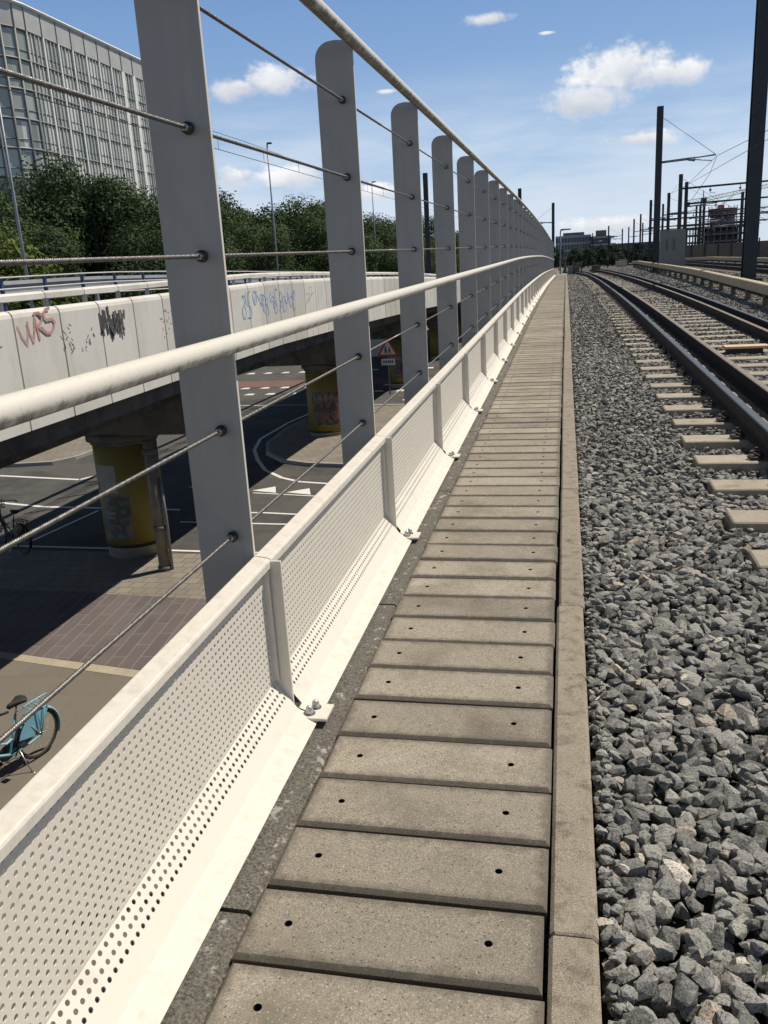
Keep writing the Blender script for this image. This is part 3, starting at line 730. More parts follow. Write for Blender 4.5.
third_rail([(4.3, 13), (4.42, 20), (4.62, 27), (4.9, 36.7), (5.2, 60), (5.6, 78)], 'long cream cover beam of the third rail on short brackets, nearest to the track')
third_rail([(10.6, 38), (10.6, 90)], 'farther cream cover beam of a third rail, behind the big dark mast', step=3)

# ------------------------------------------------------------------ ballast stones: one mesh nobody could count
def hull_stone(npt, seed):
    r_ = np.random.default_rng(seed); d = r_.normal(size=(npt, 3)); d /= np.linalg.norm(d, axis=1)[:, None]
    d *= r_.uniform(.85, 1.05, size=(npt, 1)); d *= np.array([1.0, r_.uniform(.6, .9), r_.uniform(.5, .75)]); d[:, 2] = np.clip(d[:, 2], -.42, .42)
    bm = bmesh.new()
    for p in d: bm.verts.new(p)
    res = bmesh.ops.convex_hull(bm, input=list(bm.verts)); bmesh.ops.delete(bm, geom=[g for g in res['geom_interior'] if isinstance(g, bmesh.types.BMVert)], context='VERTS')
    bmesh.ops.triangulate(bm, faces=list(bm.faces)); bm.verts.index_update()
    V = np.array([v.co[:] for v in bm.verts], np.float32); F = np.array([[v.index for v in f.verts] for f in bm.faces], np.int32); bm.free(); return V, F
def rand_rot(n):
    # stones settle on a flat side: free turn about the vertical, modest tilt
    a, tx, ty = rng.uniform(0, 2 * PI, n), rng.normal(0, .38, n), rng.normal(0, .38, n)
    o, z = np.ones(n), np.zeros(n)
    A = np.stack([np.stack([np.cos(a), -np.sin(a), z], -1), np.stack([np.sin(a), np.cos(a), z], -1), np.stack([z, z, o], -1)], 1)
    B = np.stack([np.stack([o, z, z], -1), np.stack([z, np.cos(tx), -np.sin(tx)], -1), np.stack([z, np.sin(tx), np.cos(tx)], -1)], 1)
    C = np.stack([np.stack([np.cos(ty), z, np.sin(ty)], -1), np.stack([z, o, z], -1), np.stack([-np.sin(ty), z, np.cos(ty)], -1)], 1)
    return A @ B @ C
def free_rot(n):
    q = rng.normal(size=(n, 4)); q /= np.linalg.norm(q, axis=1)[:, None]; w, x, y, z = q.T
    return np.stack([np.stack([1 - 2 * (y * y + z * z), 2 * (x * y - z * w), 2 * (x * z + y * w)], -1), np.stack([2 * (x * y + z * w), 1 - 2 * (x * x + z * z), 2 * (y * z - x * w)], -1), np.stack([2 * (x * z - y * w), 2 * (y * z + x * w), 1 - 2 * (x * x + y * y)], -1)], 1)
def scatter_mesh(name, protos, P, S, mats):
    Vs, Fs, off = [], [], 0; pid = rng.integers(0, len(protos), len(P))
    for k, (V, F) in enumerate(protos):
        idx = np.where(pid == k)[0]
        if not len(idx): continue
        Rm = rand_rot(len(idx)); W = np.einsum('nij,vj->nvi', Rm, V) * S[idx][:, None, None] + P[idx][:, None, :]
        Vs.append(W.reshape(-1, 3)); Fs.append((F[None] + (np.arange(len(idx)) * len(V))[:, None, None] + off).reshape(-1, 3)); off += len(idx) * len(V)
    V = np.concatenate(Vs).astype(np.float32); F = np.concatenate(Fs).astype(np.int32)
    me = bpy.data.meshes.new(name); me.vertices.add(len(V)); me.vertices.foreach_set('co', V.ravel()); me.loops.add(F.size); me.loops.foreach_set('vertex_index', F.ravel())
    me.polygons.add(len(F)); me.polygons.foreach_set('loop_start', np.arange(0, F.size, 3, dtype=np.int32))
    me.polygons.foreach_set('use_smooth', np.zeros(len(F), bool)); me.materials.append(mats); me.update(calc_edges=True); return link(name, me)
def grid_pts(x0f, x1f, y0, y1, sp):
    out = []
    for y in np.arange(y0, y1, sp):
        a, b = x0f(y), x1f(y); xs = np.arange(a, b, sp)
        out.append(np.stack([xs + rng.uniform(-.5, .5, len(xs)) * sp, y + rng.uniform(-.5, .5, len(xs)) * sp], -1))
    return np.concatenate(out)
sl_arr = np.array(sl_y)
def surface(P):
    x, y = P[:, 0], P[:, 1]
    base = np.interp(y, _fy, _fz)
    w = np.clip((x - 2.6) / 2, 0, 1); flat = np.maximum(.0175 * np.minimum(y, 70), base); base = base + (flat - base) * .5 * w
    h = np.interp(x, [.08, .3, .8, 1.0, 1.3, 3.6, 3.9, 4.6, 6, 8], [-.008, .0, -.006, -.022, -.035, -.03, -.02, -.01, -.03, -.03])
    h = np.where((y > 8) & (x > 1) & (x < 3.6), h + .05 * np.clip((y - 8) / 6, 0, 1), h)
    bumps = .012 * np.sin(x * 5.1 + 1.3 * np.sin(y * 2.3)) * np.sin(y * 3.7 + x)
    return base + h + bumps * np.clip((x - .15) * 4, 0, 1)
def keep(P, marg=.03):
    d = np.abs(P[:, 1][:, None] - sl_arr[None]).min(1) if len(P) < 30000 else np.abs((P[:, 1] - sl_arr[0] + SLP / 2) % SLP - SLP / 2)
    ok = ~((d < .125 + marg) & (P[:, 0] > .94 - marg) & (P[:, 0] < 3.62 + marg))
    for rx in (XL, GL, GR, XR): ok &= ~((np.abs(P[:, 0] - rx) < .085))
    return ok & (P[:, 0] > .098)
near_p = [hull_stone(16 + k % 8, 100 + k) for k in range(40)]; mid_p = [hull_stone(11, 300 + k) for k in range(14)]; far_p = [hull_stone(8, 500 + k) for k in range(8)]
def lay(name, protos, x1f, y0, y1, sp, smin, smax, layers, lift):
    PP, SS = [], []
    for L_ in range(layers):
        p = grid_pts(lambda y: .1, x1f, y0, y1, sp); p = p[keep(p)]
        s_ = rng.uniform(smin, smax, len(p)) * np.where(rng.random(len(p)) < .18, .6, 1) * np.where(rng.random(len(p)) < .08, 1.25, 1)
        edge = np.minimum(1, (p[:, 0] - .085) / .05); s_ = np.where(p[:, 0] < .135, np.minimum(s_, smin * 1.1), s_)
        z = surface(p) - s_ * .55 - (layers - 1 - L_) * lift + rng.uniform(-.012, .010, len(p))
        PP.append(np.column_stack([p, z])); SS.append(s_)
    return tag(scatter_mesh(name, protos, np.concatenate(PP), np.concatenate(SS), M['stone']), kind='stuff')
lay('ballast', near_p, lambda y: .45 + .27 * y + .3, .75, 6.0, .049, .026, .052, 2, .024)
lay('ballast', near_p, lambda y: .15, .75, 8.0, .03, .018, .026, 3, .022)
lay('ballast', mid_p, lambda y: .8 + .26 * y, 6.0, 14, .055, .029, .048, 2, .022)
lay('ballast', far_p, lambda y: 1.0 + .25 * y, 14, 34, .066, .03, .046, 1, .0)
lay('ballast', far_p, lambda y: 1.0 + .22 * y, 34, 75, .13, .045, .07, 1, .0)

# ------------------------------------------------------------------ street below
def flat(name, mat, poly, dz, kind='structure'):
    o = MB().add([(x, y, STREET + dz) for x, y in poly], [tuple(range(len(poly)))]).build(name, mat, fix=False)
    me = o.data
    if me.polygons[0].normal.z < 0: me.flip_normals()
    return tag(o, kind=kind)
flat('street_ground', M['pavement'], [(-2500, -300), (200, -300), (200, 3000), (-2500, 3000)], 0)
flat('pavement', M['tiles'], [(-40, -10), (-.5, -10), (-.5, 10.0), (-6.5, 10.9), (-9.1, 11.32), (-14, 12.1), (-40, 16)], .004)
flat('paving_border', M['sand'], [(-20, 13.2), (-9.1, 11.36), (-6.48, 10.95), (-.5, 10.0), (-.5, 9.75), (-6.5, 10.72), (-9.1, 11.14), (-20, 12.98)], .008)
flat('brick_paving', M['bricks'], [(-20, 13.2), (-9.1, 11.36), (-6.48, 10.95), (-.5, 10.0), (-.5, 13.7), (-6.67, 13.9), (-9, 14.05), (-20, 14.6)], .012)
flat('footpath', M['clinker'], [(-20, 14.6), (-9, 14.05), (-6.67, 13.9), (-.5, 13.7), (-.5, 16.35), (-20, 16.75)], .008)
flat('road', M['asphalt'], [(-200, 18.5), (-20, 16.75), (-.5, 16.35), (40, 16.0), (40, 75), (-200, 75)], .004)
flat('cycle_lane', M['redroad'], [(-60, 46.5), (-6, 44.2), (-6, 46.6), (-60, 50.2)], .008)
MKZ = .010
mk = MB()
def line(pts, w=.1):
    for (a, b) in zip(pts[:-1], pts[1:]):
        dx, dy = b[0] - a[0], b[1] - a[1]; L_ = math.hypot(dx, dy); nx, ny = -dy / L_ * w / 2, dx / L_ * w / 2
        mk.add([(a[0] - nx, a[1] - ny, STREET + MKZ), (b[0] - nx, b[1] - ny, STREET + MKZ), (b[0] + nx, b[1] + ny, STREET + MKZ), (a[0] + nx, a[1] + ny, STREET + MKZ)], [(0, 1, 2, 3)])
line([(-30, 17.6), (-12.3, 16.85), (-10.3, 16.78), (-7.8, 16.66), (-1, 16.5)], .1)
line([(-12.6, 17.28), (-12.35, 19.89)], .09); line([(-9.5, 18.9), (-5.3, 18.7), (-1, 18.5)], .09); line([(-9.4, 19.75), (-7.6, 19.76), (-5.3, 19.43), (-1, 19.1)], .1)
line([(-40, 21.9), (-15.9, 20.68), (-14.26, 20.27), (-10, 20.0)], .13); line([(-40, 24.9), (-18.3, 24.0), (-15, 23.4)], .14); line([(-15, 23.4), (-13.4, 26.6)], .14); line([(-14.0, 23.1), (-12.5, 23.0)], .12)
line([(-4, 22.3), (-6.62, 22.75), (-7.6, 23.0), (-8.32, 23.5), (-9.2, 24.5), (-10.0, 26), (-10.7, 27.6), (-11.2, 29.6), (-11.2, 33), (-10.6, 38)], .13)
for k in range(-2, 5):
    x = -8.27 + 1.08 * k; y = 22.1 - .21 * k; mk.add([(x - .45, y - .1, STREET + MKZ), (x + .35, y - .35, STREET + MKZ), (x + .1, y + .35, STREET + MKZ)], [(0, 1, 2)])
line([(-8.6, 21.75), (-3, 20.7)], .07)
for k in range(12):
    x = -21 + 1.15 * k
    for (y, h) in ((41.5, .5), (44.0 - .02 * k, .5), (51, .6)): mk.add([(x, y, STREET + MKZ), (x + .55, y - .03, STREET + MKZ), (x + .45, y + h, STREET + MKZ), (x + .1, y + h, STREET + MKZ)], [(0, 1, 2, 3)])
line([(-20, 38.5), (-5, 37.0)], .1); line([(-7.4, 38.6), (-6.0, 38.4)], .4); line([(-7, 40.5), (-4.5, 40.2)], .12)
tag(mk.build('road_markings', M['marking'], fix=False), kind='structure')
def island(name, poly, h=.13):
    m_ = MB(); m_.prism(poly, STREET + h, 'z', STREET - .02); o = m_.build(name, [M['clinker']]); tag(o, kind='structure')
    e = MB()
    n = len(poly)
    cx = sum(p[0] for p in poly) / n; cy = sum(p[1] for p in poly) / n
    o_ = [(p[0] + (p[0] - cx) * .0 + .13 * (p[0] - cx) / math.hypot(p[0] - cx, p[1] - cy), p[1] + .13 * (p[1] - cy) / math.hypot(p[0] - cx, p[1] - cy)) for p in poly]
    for i in range(n):
        j = (i + 1) % n; e.add([(*poly[i], STREET + h), (*poly[j], STREET + h), (*o_[j], STREET + h - .01), (*o_[i], STREET + h - .01), (*o_[i], STREET), (*o_[j], STREET)], [(0, 1, 2, 3), (3, 2, 5, 4)])
    tag(e.build('kerb', M['deckside']), kind='structure')
island('traffic_island', [(-3, 24.6), (-6.7, 24.9), (-8.0, 25.15), (-9.0, 25.7), (-9.9, 26.9), (-10.4, 28.4), (-10.6, 31), (-10.4, 34.5), (-9, 36), (-5, 36), (-3, 35)])
island('road_island', [(-28, 24.9), (-19.4, 25.25), (-17.4, 25.65), (-17.0, 26.4), (-16.9, 28), (-17.2, 31), (-19, 34.5), (-28, 35.5)])

# ------------------------------------------------------------------ viaduct
via = thing('concrete_viaduct', 'white-sided concrete viaduct with graffiti crossing the street beside the railway bridge', 'viaduct', (-9.2, 9, STREET))
def vpart(mb_, nm, mat, parent=via, fix=True):
    o = mb_.build(nm, mat, None, fix=fix); o.parent = parent
    o.location = -via.location if parent is via else (0, 0, 0)
    return o
PJ = 1.05; py0 = 9.72 - PJ * 8; pyn = 80
prof_par = [(-6.80, -1.52), (-6.80, -.09), (-6.815, -.04), (-6.85, -.008), (-6.90, 0), (-6.98, -.01), (-7.0, -.05), (-7.0, -1.50), (-7.1, -1.52)]
for k in range(pyn):
    y0 = py0 + PJ * k; y1 = y0 + PJ - .032; a, b = VT(y0), VT(y1); n = len(prof_par); j_ = rs.uniform(-.0015, .0015); m_ = MB()
    m_.add([(x + j_, y0, a + z) for x, z in prof_par] + [(x + j_, y1, b + z) for x, z in prof_par], [(i, (i + 1) % n, n + (i + 1) % n, n + i) for i in range(n)] + [tuple(range(n))[::-1], tuple(range(n, 2 * n))])
    vpart(m_, 'parapet_panel', M['parapet'])
ysv = list(np.arange(0, 86, 2.0))
def vbeam(prof, ys):
    m_ = MB(); n = len(prof); m_.add([(x, y, VT(y) + z) for y in ys for x, z in prof], [(k * n + j, k * n + (j + 1) % n, (k + 1) * n + (j + 1) % n, (k + 1) * n + j) for k in range(len(ys) - 1) for j in range(n)] + [tuple(range(n)), tuple((len(ys) - 1) * n + j for j in range(n))[::-1]]); return m_
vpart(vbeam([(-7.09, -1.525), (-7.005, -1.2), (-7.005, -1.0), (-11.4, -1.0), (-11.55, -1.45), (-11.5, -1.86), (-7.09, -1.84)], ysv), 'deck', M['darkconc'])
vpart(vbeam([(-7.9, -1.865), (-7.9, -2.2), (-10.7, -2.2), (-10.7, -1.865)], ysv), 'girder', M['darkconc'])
# inner coping on short posts
for k in range(0, 72):
    y0 = py0 + .4 + PJ * k; y1 = y0 + PJ - .02; a, b = VT(y0) + .2, VT(y1) + .2; c_ = [(-7.42, -.1), (-7.42, -.03), (-7.38, .0), (-7.28, 0), (-7.24, -.03), (-7.24, -.1)]; n = 6
    m_ = MB().add([(x, y0, a + z) for x, z in c_] + [(x, y1, b + z) for x, z in c_], [(i, (i + 1) % n, n + (i + 1) % n, n + i) for i in range(n)] + [tuple(range(n))[::-1], tuple(range(n, 2 * n))])
    m_.box(-7.36, -7.3, y0 + .1, y0 + .15, a - 1.1, a - .1); vpart(m_, 'coping', M['parapet'])
# crossbeams, pillars with yellow bands and posters
pil_y = [3.5, 16.75, 29.9, 43.0, 56.2, 69.3]
for i, py in enumerate(pil_y):
    zt = min(VT(py), 1.5) - 2.9
    top = VT(py) - 1.87
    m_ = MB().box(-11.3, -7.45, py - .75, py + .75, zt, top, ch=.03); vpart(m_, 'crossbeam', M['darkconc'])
    n = 40; cx = (-9.5, -9.5, -8.62, -8.15, -8.1, -8.1)[i]
    p = vpart(MB().cyl((cx, py), .665, STREET, zt - .24, n), 'pillar', M['colconc'])
    vpart(MB().cyl((cx, py), .80, zt - .16, zt - .003, n).cyl((cx, py), .72, zt - .24, zt - .161, n), 'pillar_collar', M['darkconc'], p)
    yb = MB().cyl((cx, py), .685, STREET + .32, zt - .26, n); vpart(yb, 'yellow_band', M['yellow'], p)
    vpart(MB().cyl((cx, py), .70, STREET + .26, STREET + .318, n), 'rubber_strip', M['rubber'], p)
    def curved(a0, a1, z0, z1, r_, nn=10):
        m2 = MB(); vs = []
        for q in np.linspace(R(a0), R(a1), nn): vs += [(cx + r_ * math.cos(q), py + r_ * math.sin(q), z0), (cx + r_ * math.cos(q), py + r_ * math.sin(q), z1)]
        m2.add(vs, [(2 * k, 2 * k + 2, 2 * k + 3, 2 * k + 1) for k in range(nn - 1)]); return m2
    if i == 1:
        vpart(curved(-128, -66, STREET + .45, STREET + 1.75, .689), 'poster', M['poster'], p)
        w = curved(-124, -84, STREET + 1.5, STREET + 2.12, .692); vpart(w, 'pale_poster', plain('faded_white_poster', (.3, .3, .27), .7, 0, .2, 6), p)
        s_ = MB()
        for k in range(9): q0 = -119 + k * 3.4; c2 = curved(q0, q0 + 1.8, STREET + 1.86 + .02 * (k % 2), STREET + 1.93 + .04 * ((k * 7) % 3), .694, 3); s_.add(c2.v, c2.f)
        for k in range(8):
            q0 = -121 + k * 3.6
            for zz in (.92, 1.03): c2 = curved(q0, q0 + 2.3, STREET + zz, STREET + zz + .055, .6925, 3); s_.add(c2.v, c2.f) if zz > 1 or k < 7 else None
        vpart(s_, 'lettering', M['guardgrey'], p)
    elif i in (2, 3):
        vpart(curved(-120, -30, STREET + .55, STREET + 1.75, .689), 'poster', M['graffiti_poster'], p)
        s_ = MB()
        for k in range(14): q0 = -112 + k * 5; c2 = curved(q0, q0 + 2.6, STREET + 1.45 + .05 * math.sin(k * 2.3), STREET + 1.6 + .06 * math.cos(k * 1.7), .692, 3); s_.add(c2.v, c2.f)
        vpart(s_, 'lettering', M['guardgrey'], p)
# spray tags on the parapet
def ribbons(strokes, w, x=-6.797):
    m_ = MB()
    for st in strokes:
        P = [Vector((x, a, b)) for a, b in st]
        Q = []
        for i in range(len(P) - 1):
            for u in (0, .25, .5, .75): Q.append(P[i].lerp(P[i + 1], u))
        Q.append(P[-1])
        for i_, (a, b) in enumerate(zip(Q[:-1], Q[1:])):
            a = a + Vector(((i_ % 4) * .0005, 0, 0)); b = Vector((a.x, b.y, b.z)); d = (b - a); d.normalize(); nn = Vector((0, -d.z, d.y)) * w / 2 * rs.uniform(.8, 1.2); e = d * w * .3
            m_.add([a - nn - e, b - nn + e, b + nn + e, a + nn - e], [(0, 1, 2, 3)])
        x += .0021
    return m_
def pxm(pts): return [(9.77 + (u - 17) * .0205 + .0002 * (u - 17) ** 2 * 0, 1.17 - (v - 327) * .0135 + (u - 17) * .0018) for u, v in pts]
WRS = [pxm(s_) for s_ in ([(17, 327), (20, 338), (24, 346), (26, 338), (28, 325)], [(27, 327), (29, 338), (31, 345), (34, 334), (36, 320)], [(36, 321), (37, 333), (38, 344)], [(35, 319), (40, 319), (44, 322), (43, 327), (38, 331)], [(38, 331), (43, 337), (47, 341)],
        [(53, 317), (48, 318), (45, 323), (48, 328), (55, 328), (57, 332), (55, 337), (50, 341), (46, 339), (43, 335)])]
vpart(ribbons(WRS, .038), 'red_graffiti', M['tagred'], fix=False)
vpart(ribbons([pxm(s_) for s_ in ([(39, 320), (42, 324), (45, 326)], [(42, 334), (46, 340), (49, 341)])], .03, -6.793), 'graffiti_outline', M['tagblack'], fix=False)
BK = []
for k, (u, v0, v1) in enumerate([(98.5, 315, 335), (100, 317, 336), (103, 312, 326), (104.5, 313, 335), (108, 309, 330), (109.5, 318, 338), (111, 322, 341), (114, 315, 332), (116, 314, 334), (118, 319, 333), (120, 314, 337), (122, 314, 339), (125.5, 314, 322)]):
    BK.append([(11.76 + (u - 98) * .0262, 1.26 - (v0 - 312) * .0148), (11.76 + (u - 98) * .0262 + rs.uniform(-.03, .03), 1.26 - (v1 - 312) * .0148)])
BK.append([(11.78, .98), (11.95, 1.12), (12.1, .9), (12.3, 1.15), (12.42, .95)])
vpart(ribbons(BK, .05), 'black_graffiti', M['tagblack'], fix=False)
def blob(cy, cz, w, h, n=9): return [(cy + w * math.cos(2 * PI * k / n) * (1 + .2 * math.sin(3 * k)), cz + h * math.sin(2 * PI * k / n) * (1 + .15 * math.cos(5 * k))) for k in range(n + 1)]
for k in range(11):
    cy = 17.7 + .36 * k; BL = []
    for q in range(4):
        y_, z_ = cy + .04, 1.04; an = rs.uniform(0, 6.28); tn = rs.choice((-1, 1)) * rs.uniform(.35, .7); st = [(y_, z_)]
        for _ in range(rs.randint(5, 9)):
            y_ += .06 * math.cos(an); z_ = min(1.34, max(.78, z_ + .075 * math.sin(an))); an += tn; st.append((y_, z_))
        BL.append(st)
    vpart(ribbons(BL, .024), 'blue_graffiti', M['tagblue'], fix=False)
SM = []
for (cy, cz0, cz1, nn) in ((14.75, .85, 1.2, 7), (10.82, .75, 1.2, 9), (9.3, .8, 1.1, 6), (11.35, .85, 1.1, 6), (13.9, .8, 1.2, 8)):
    for k in range(nn):
        y_ = cy + rs.uniform(-.12, .16); z_ = rs.uniform(cz0, cz1); SM.append([(y_, z_), (y_ + rs.uniform(-.05, .06), z_ + rs.uniform(-.06, .06)), (y_ + rs.uniform(-.03, .05), z_ + rs.uniform(-.05, .02))])
SM += [blob(22.6, 1.2, .12, .12), [(22.4, 1.0), (22.9, 1.15)], [(23.6, .9), (23.7, 1.3)]]
vpart(ribbons(SM, .014), 'small_graffiti', M['tagblack'], fix=False)
# abutment far along the viaduct
wl = MB().box(-14.5, -11.6, 59.6, 60.4, STREET, -1.6); tag(wl.build('abutment_wall', M['parapet']), 'sunlit pale concrete wall beneath the far end of the viaduct', 'wall')
wl = MB().box(-12.5, -7.2, 84, 85, STREET, -.2); tag(wl.build('end_wall', M['colconc']), 'concrete wall closing the far end beneath the viaduct', 'wall')
# drain pipe beside first pillar
dp = thing('drain_pipe', 'weathered vertical pipe standing beside the nearest yellow pillar', 'pipe', (-8.24, 15.45, STREET))
MB().cyl((0, 0), .115, 0, 2.78, 16).build('pipe', M['pipe'], dp); MB().cyl((0, 0), .15, 2.5, 2.62, 16).cyl((0, 0), .14, .0, .1, 16).cyl((0, 0), .13, .9, .98, 16).build('clamp', M['darkconc'], dp)
MB().tube([(.15, .03, 0), (.16, .03, 1.1), (.14, .03, 2.0)], .035, 8).build('cable_conduit', M['guardgrey'], dp)

# blue-post railing on the far edge of the viaduct
vr = thing('viaduct_railing', 'railing of white bars on dark blue posts along the far edge of the viaduct', 'railing', (-11.3, 9, VT(9)))
rys = list(np.arange(2, 80, 1.55))
for k, y in enumerate(rys):
    MB().box(-11.33, -11.27, y - .035, y + .035, VT(y) - 1.0, VT(y) + .44).build('post', M['blue'], vr, -vr.location)
for dz in (.43, .2, -.05): MB().tube([(-11.24, y, VT(y) + dz) for y in rys], .017, 8).build('rail', M['railwhite'], vr, -vr.location)
gr = thing('guard_rail', 'grey steel guard rail band behind the blue posts of the viaduct', 'guard rail', (-11.9, 9, VT(9)))
m_ = MB(); gp = [(-11.8, .04), (-11.76, .12), (-11.8, .2), (-11.8, .26), (-11.76, .34), (-11.8, .42), (-11.82, .42), (-11.82, .04)]
m_.add([(x, y, VT(y) + z - .06) for y in rys for x, z in gp], [(k * 8 + j, k * 8 + (j + 1) % 8, (k + 1) * 8 + (j + 1) % 8, (k + 1) * 8 + j) for k in range(len(rys) - 1) for j in range(8)]); m_.build('band', M['guardgrey'], gr, -gr.location)
for y in rys[::3]: MB().box(-11.9, -11.83, y - .05, y + .05, VT(y) - 1, VT(y) + .3).build('post', M['guardgrey'], gr, -gr.location)
MB().box(-12.2, -11.5, 2, 80, -1.5, -1.4).build('ledge', M['darkconc'], gr, -gr.location)

# warning sign under the viaduct
sg = thing('warning_sign', 'triangular red-edged warning sign with two figures above a small white plate', 'traffic sign', (-8.4, 40.5, STREET))
MB().cyl((0, .03), .035, 0, 2.7, 10).build('pole', M['guardgrey'], sg)
zc = STREET; tri = lambda s_: [(s_ * 1.1 * math.sin(q), 2.15 + s_ * 1.1 * math.cos(q)) for q in (0, R(120), R(240))]
MB().prism(tri(.56), -.012, 'y', -.002).build('border', M['signred'], sg); f = MB().prism(tri(.40), -.016, 'y', -.0125).build('face', M['signwhite'], sg)
for ox, s_ in ((-.10, 1.0), (.09, .85)):
    zb_ = 1.98; fg = MB()
    fg.prism([(ox + .045 * s_ * math.cos(R(45 * k)), zb_ + .30 * s_ + .045 * s_ * math.sin(R(45 * k))) for k in range(8)], -.019, 'y', -.0165)
    fg.prism([(ox - .06 * s_, zb_ + .1), (ox + .06 * s_, zb_ + .1), (ox + .04 * s_, zb_ + .24 * s_), (ox - .04 * s_, zb_ + .24 * s_)], -.019, 'y', -.0165)
    fg.prism([(ox - .07 * s_, zb_), (ox - .02 * s_, zb_), (ox - .004, zb_ + .099), (ox - .05 * s_, zb_ + .099)], -.019, 'y', -.0165).prism([(ox + .03 * s_, zb_), (ox + .08 * s_, zb_), (ox + .05 * s_, zb_ + .099), (ox + .004, zb_ + .099)], -.019, 'y', -.0165); fg.build('figure_mark', M['tagblack'], f)

pl = MB().box(-.34, .34, -.012, -.002, 1.42, 1.73).build('plate', M['signwhite'], sg)
pb = MB()
for k in range(5): pb.box(-.25 + .105 * k, -.18 + .105 * k, -.016, -.0125, 1.52, 1.64)
pb.build('lettering', M['tagblack'], pl)

# ------------------------------------------------------------------ bicycles
def bicycle(label, loc, rz, body, lean=0.0, tyre=None):
    b = thing('bicycle', label, 'bicycle', loc, rz); b.rotation_euler.x = lean
    RW = .35; WB = 1.12; tyre = tyre or M['rubber']
    def wheel(x):
        w = MB().tube([(x + (RW - .018) * math.cos(q), 0, RW + (RW - .018) * math.sin(q)) for q in np.linspace(0, 2 * PI, 49)[:-1]], .019, 10, closed=True).build('wheel', tyre, b)
        MB().tube([(x + (RW - .045) * math.cos(q), 0, RW + (RW - .045) * math.sin(q)) for q in np.linspace(0, 2 * PI, 49)[:-1]], .011, 8, closed=True).build('rim', M['brownrim'], w)
        s_ = MB()
        for k in range(32):
            q = 2 * PI * k / 32; h = .02 if k % 2 else -.02; q2 = q + (.5 if k % 4 < 2 else -.5)
            s_.tube([(x + .02 * math.cos(q2), h * 1.3, RW + .02 * math.sin(q2)), (x + (RW - .05) * math.cos(q), 0, RW + (RW - .05) * math.sin(q))], .0013, 4)
        s_.build('spokes', M['chrome'], w)
        MB().tube([(x, -.055, RW), (x, .055, RW)], .026, 12).build('hub', M['chrome'], w)
        m_ = MB(); a0, a1 = (R(-15), R(165)) if x == 0 else (R(25), R(185))
        a0, a1 = (R(40), R(205)) if x == 0 else (R(20), R(165)); vs = []; N = 20
        for k in range(N + 1):
            q = a0 + (a1 - a0) * k / N; 
            for wy, rr in ((-.033, RW + .012), (-.022, RW + .026), (0, RW + .031), (.022, RW + .026), (.033, RW + .012)): vs.append((x + rr * math.cos(q), wy, RW + rr * math.sin(q)))
        m_.add(vs, [(k * 5 + j, k * 5 + j + 1, k * 5 + j + 6, k * 5 + j + 5) for k in range(N) for j in range(4)], 0, True); m_.build('mudguard', M['bikeblack'] if x else body, b, fix=False)
    wheel(0); wheel(WB)
    BB = (.47, 0, .29); ST = (.31, 0, .80); HT = (.93, 0, .90); HB = (.98, 0, .68)
    f = MB()
    f.tube([BB, ST], .017, 12).tube([(HB[0], 0, HB[2]), (HT[0], 0, HT[2])], .019, 12)
    f.tube([(.965, 0, .73), (.80, 0, .50), (.62, 0, .36), BB], .019, 12).tube([(.94, 0, .82), (.72, 0, .58), (.5, 0, .47), (.41, 0, .50)], .015, 12)
    for s_ in (-1, 1):
        f.tube([(BB[0], s_ * .03, BB[2]), (.2, s_ * .055, .32), (0, s_ * .06, RW)], .010, 8).tube([(ST[0] + .02, s_ * .02, .74), (.12, s_ * .05, .53), (0, s_ * .06, RW)], .008, 8)
        f.tube([(HB[0], s_ * .03, HB[2] - .01), (1.03, s_ * .05, .55), (WB, s_ * .055, RW)], .011, 8)
    f.build('frame', body, b)
    sp = MB().tube([(ST[0], 0, ST[2]), (ST[0] - .035, 0, .93)], .013, 10).build('seat_post', M['chrome'], b)
    vs = []; N = 12; K = 10
    for k in range(K + 1):
        u = k / K; x = .13 + .29 * u; wd = (.105 - .078 * min(1, max(0, (u - .25) / .5))) * (math.sin(min(1, u * 4 + .15) * PI / 2)); zt = .965 + .012 * (1 - u)
        if k == K: wd *= .4
        for j in range(N): q = 2 * PI * j / N; vs.append((x, wd * math.cos(q), zt + (.032 if math.sin(q) > 0 else .05) * math.sin(q) * (1 if 0 < k < K else .4)))
    MB().add(vs, [(k * N + j, k * N + (j + 1) % N, (k + 1) * N + (j + 1) % N, (k + 1) * N + j) for k in range(K) for j in range(N)] + [tuple(range(N)), tuple(K * N + j for j in range(N))[::-1]], 0, True).build('saddle', M['rubber'], b)
    rk = MB()
    for s_ in (-1, 1): rk.tube([(.26, s_ * .07, .78), (-.02, s_ * .075, .80), (-.2, s_ * .075, .80), (-.26, s_ * .06, .81)], .009, 8).tube([(0, s_ * .07, RW), (-.12, s_ * .075, .80)], .008, 8).tube([(0, s_ * .07, RW), (.02, s_ * .075, .80)], .008, 8)
    for x in (-.26, -.14, 0, .13): rk.tube([(x, -.07, .80), (x, .07, .80)], .007, 8)
    rk.build('luggage_rack', body, b)
    for s_ in (-1, 1):   # coat guard over the upper front of the rear wheel
        pts = [(.0 + (RW + .005) * math.cos(q), RW + (RW + .005) * math.sin(q)) for q in np.linspace(R(14), R(118), 12)]
        inner = [(.0 + .1 * math.cos(q), RW + .1 * math.sin(q)) for q in np.linspace(R(118), R(14), 6)]
        MB().prism([(p[0], p[1]) for p in pts + inner], s_ * .052, 'y', s_ * .047).build('coat_guard', body, b)
    cc = MB(); pr = [(.47 + .11 * math.cos(q), .29 + .11 * math.sin(q)) for q in np.linspace(R(-90), R(90), 10)] + [(.0 + .06 * math.cos(q), RW + .06 * math.sin(q)) for q in np.linspace(R(90), R(270), 10)]
    cc.prism(pr, -.085, 'y', -.062); cc.build('chain_case', M['bikeblack'], b)
    cr = MB()
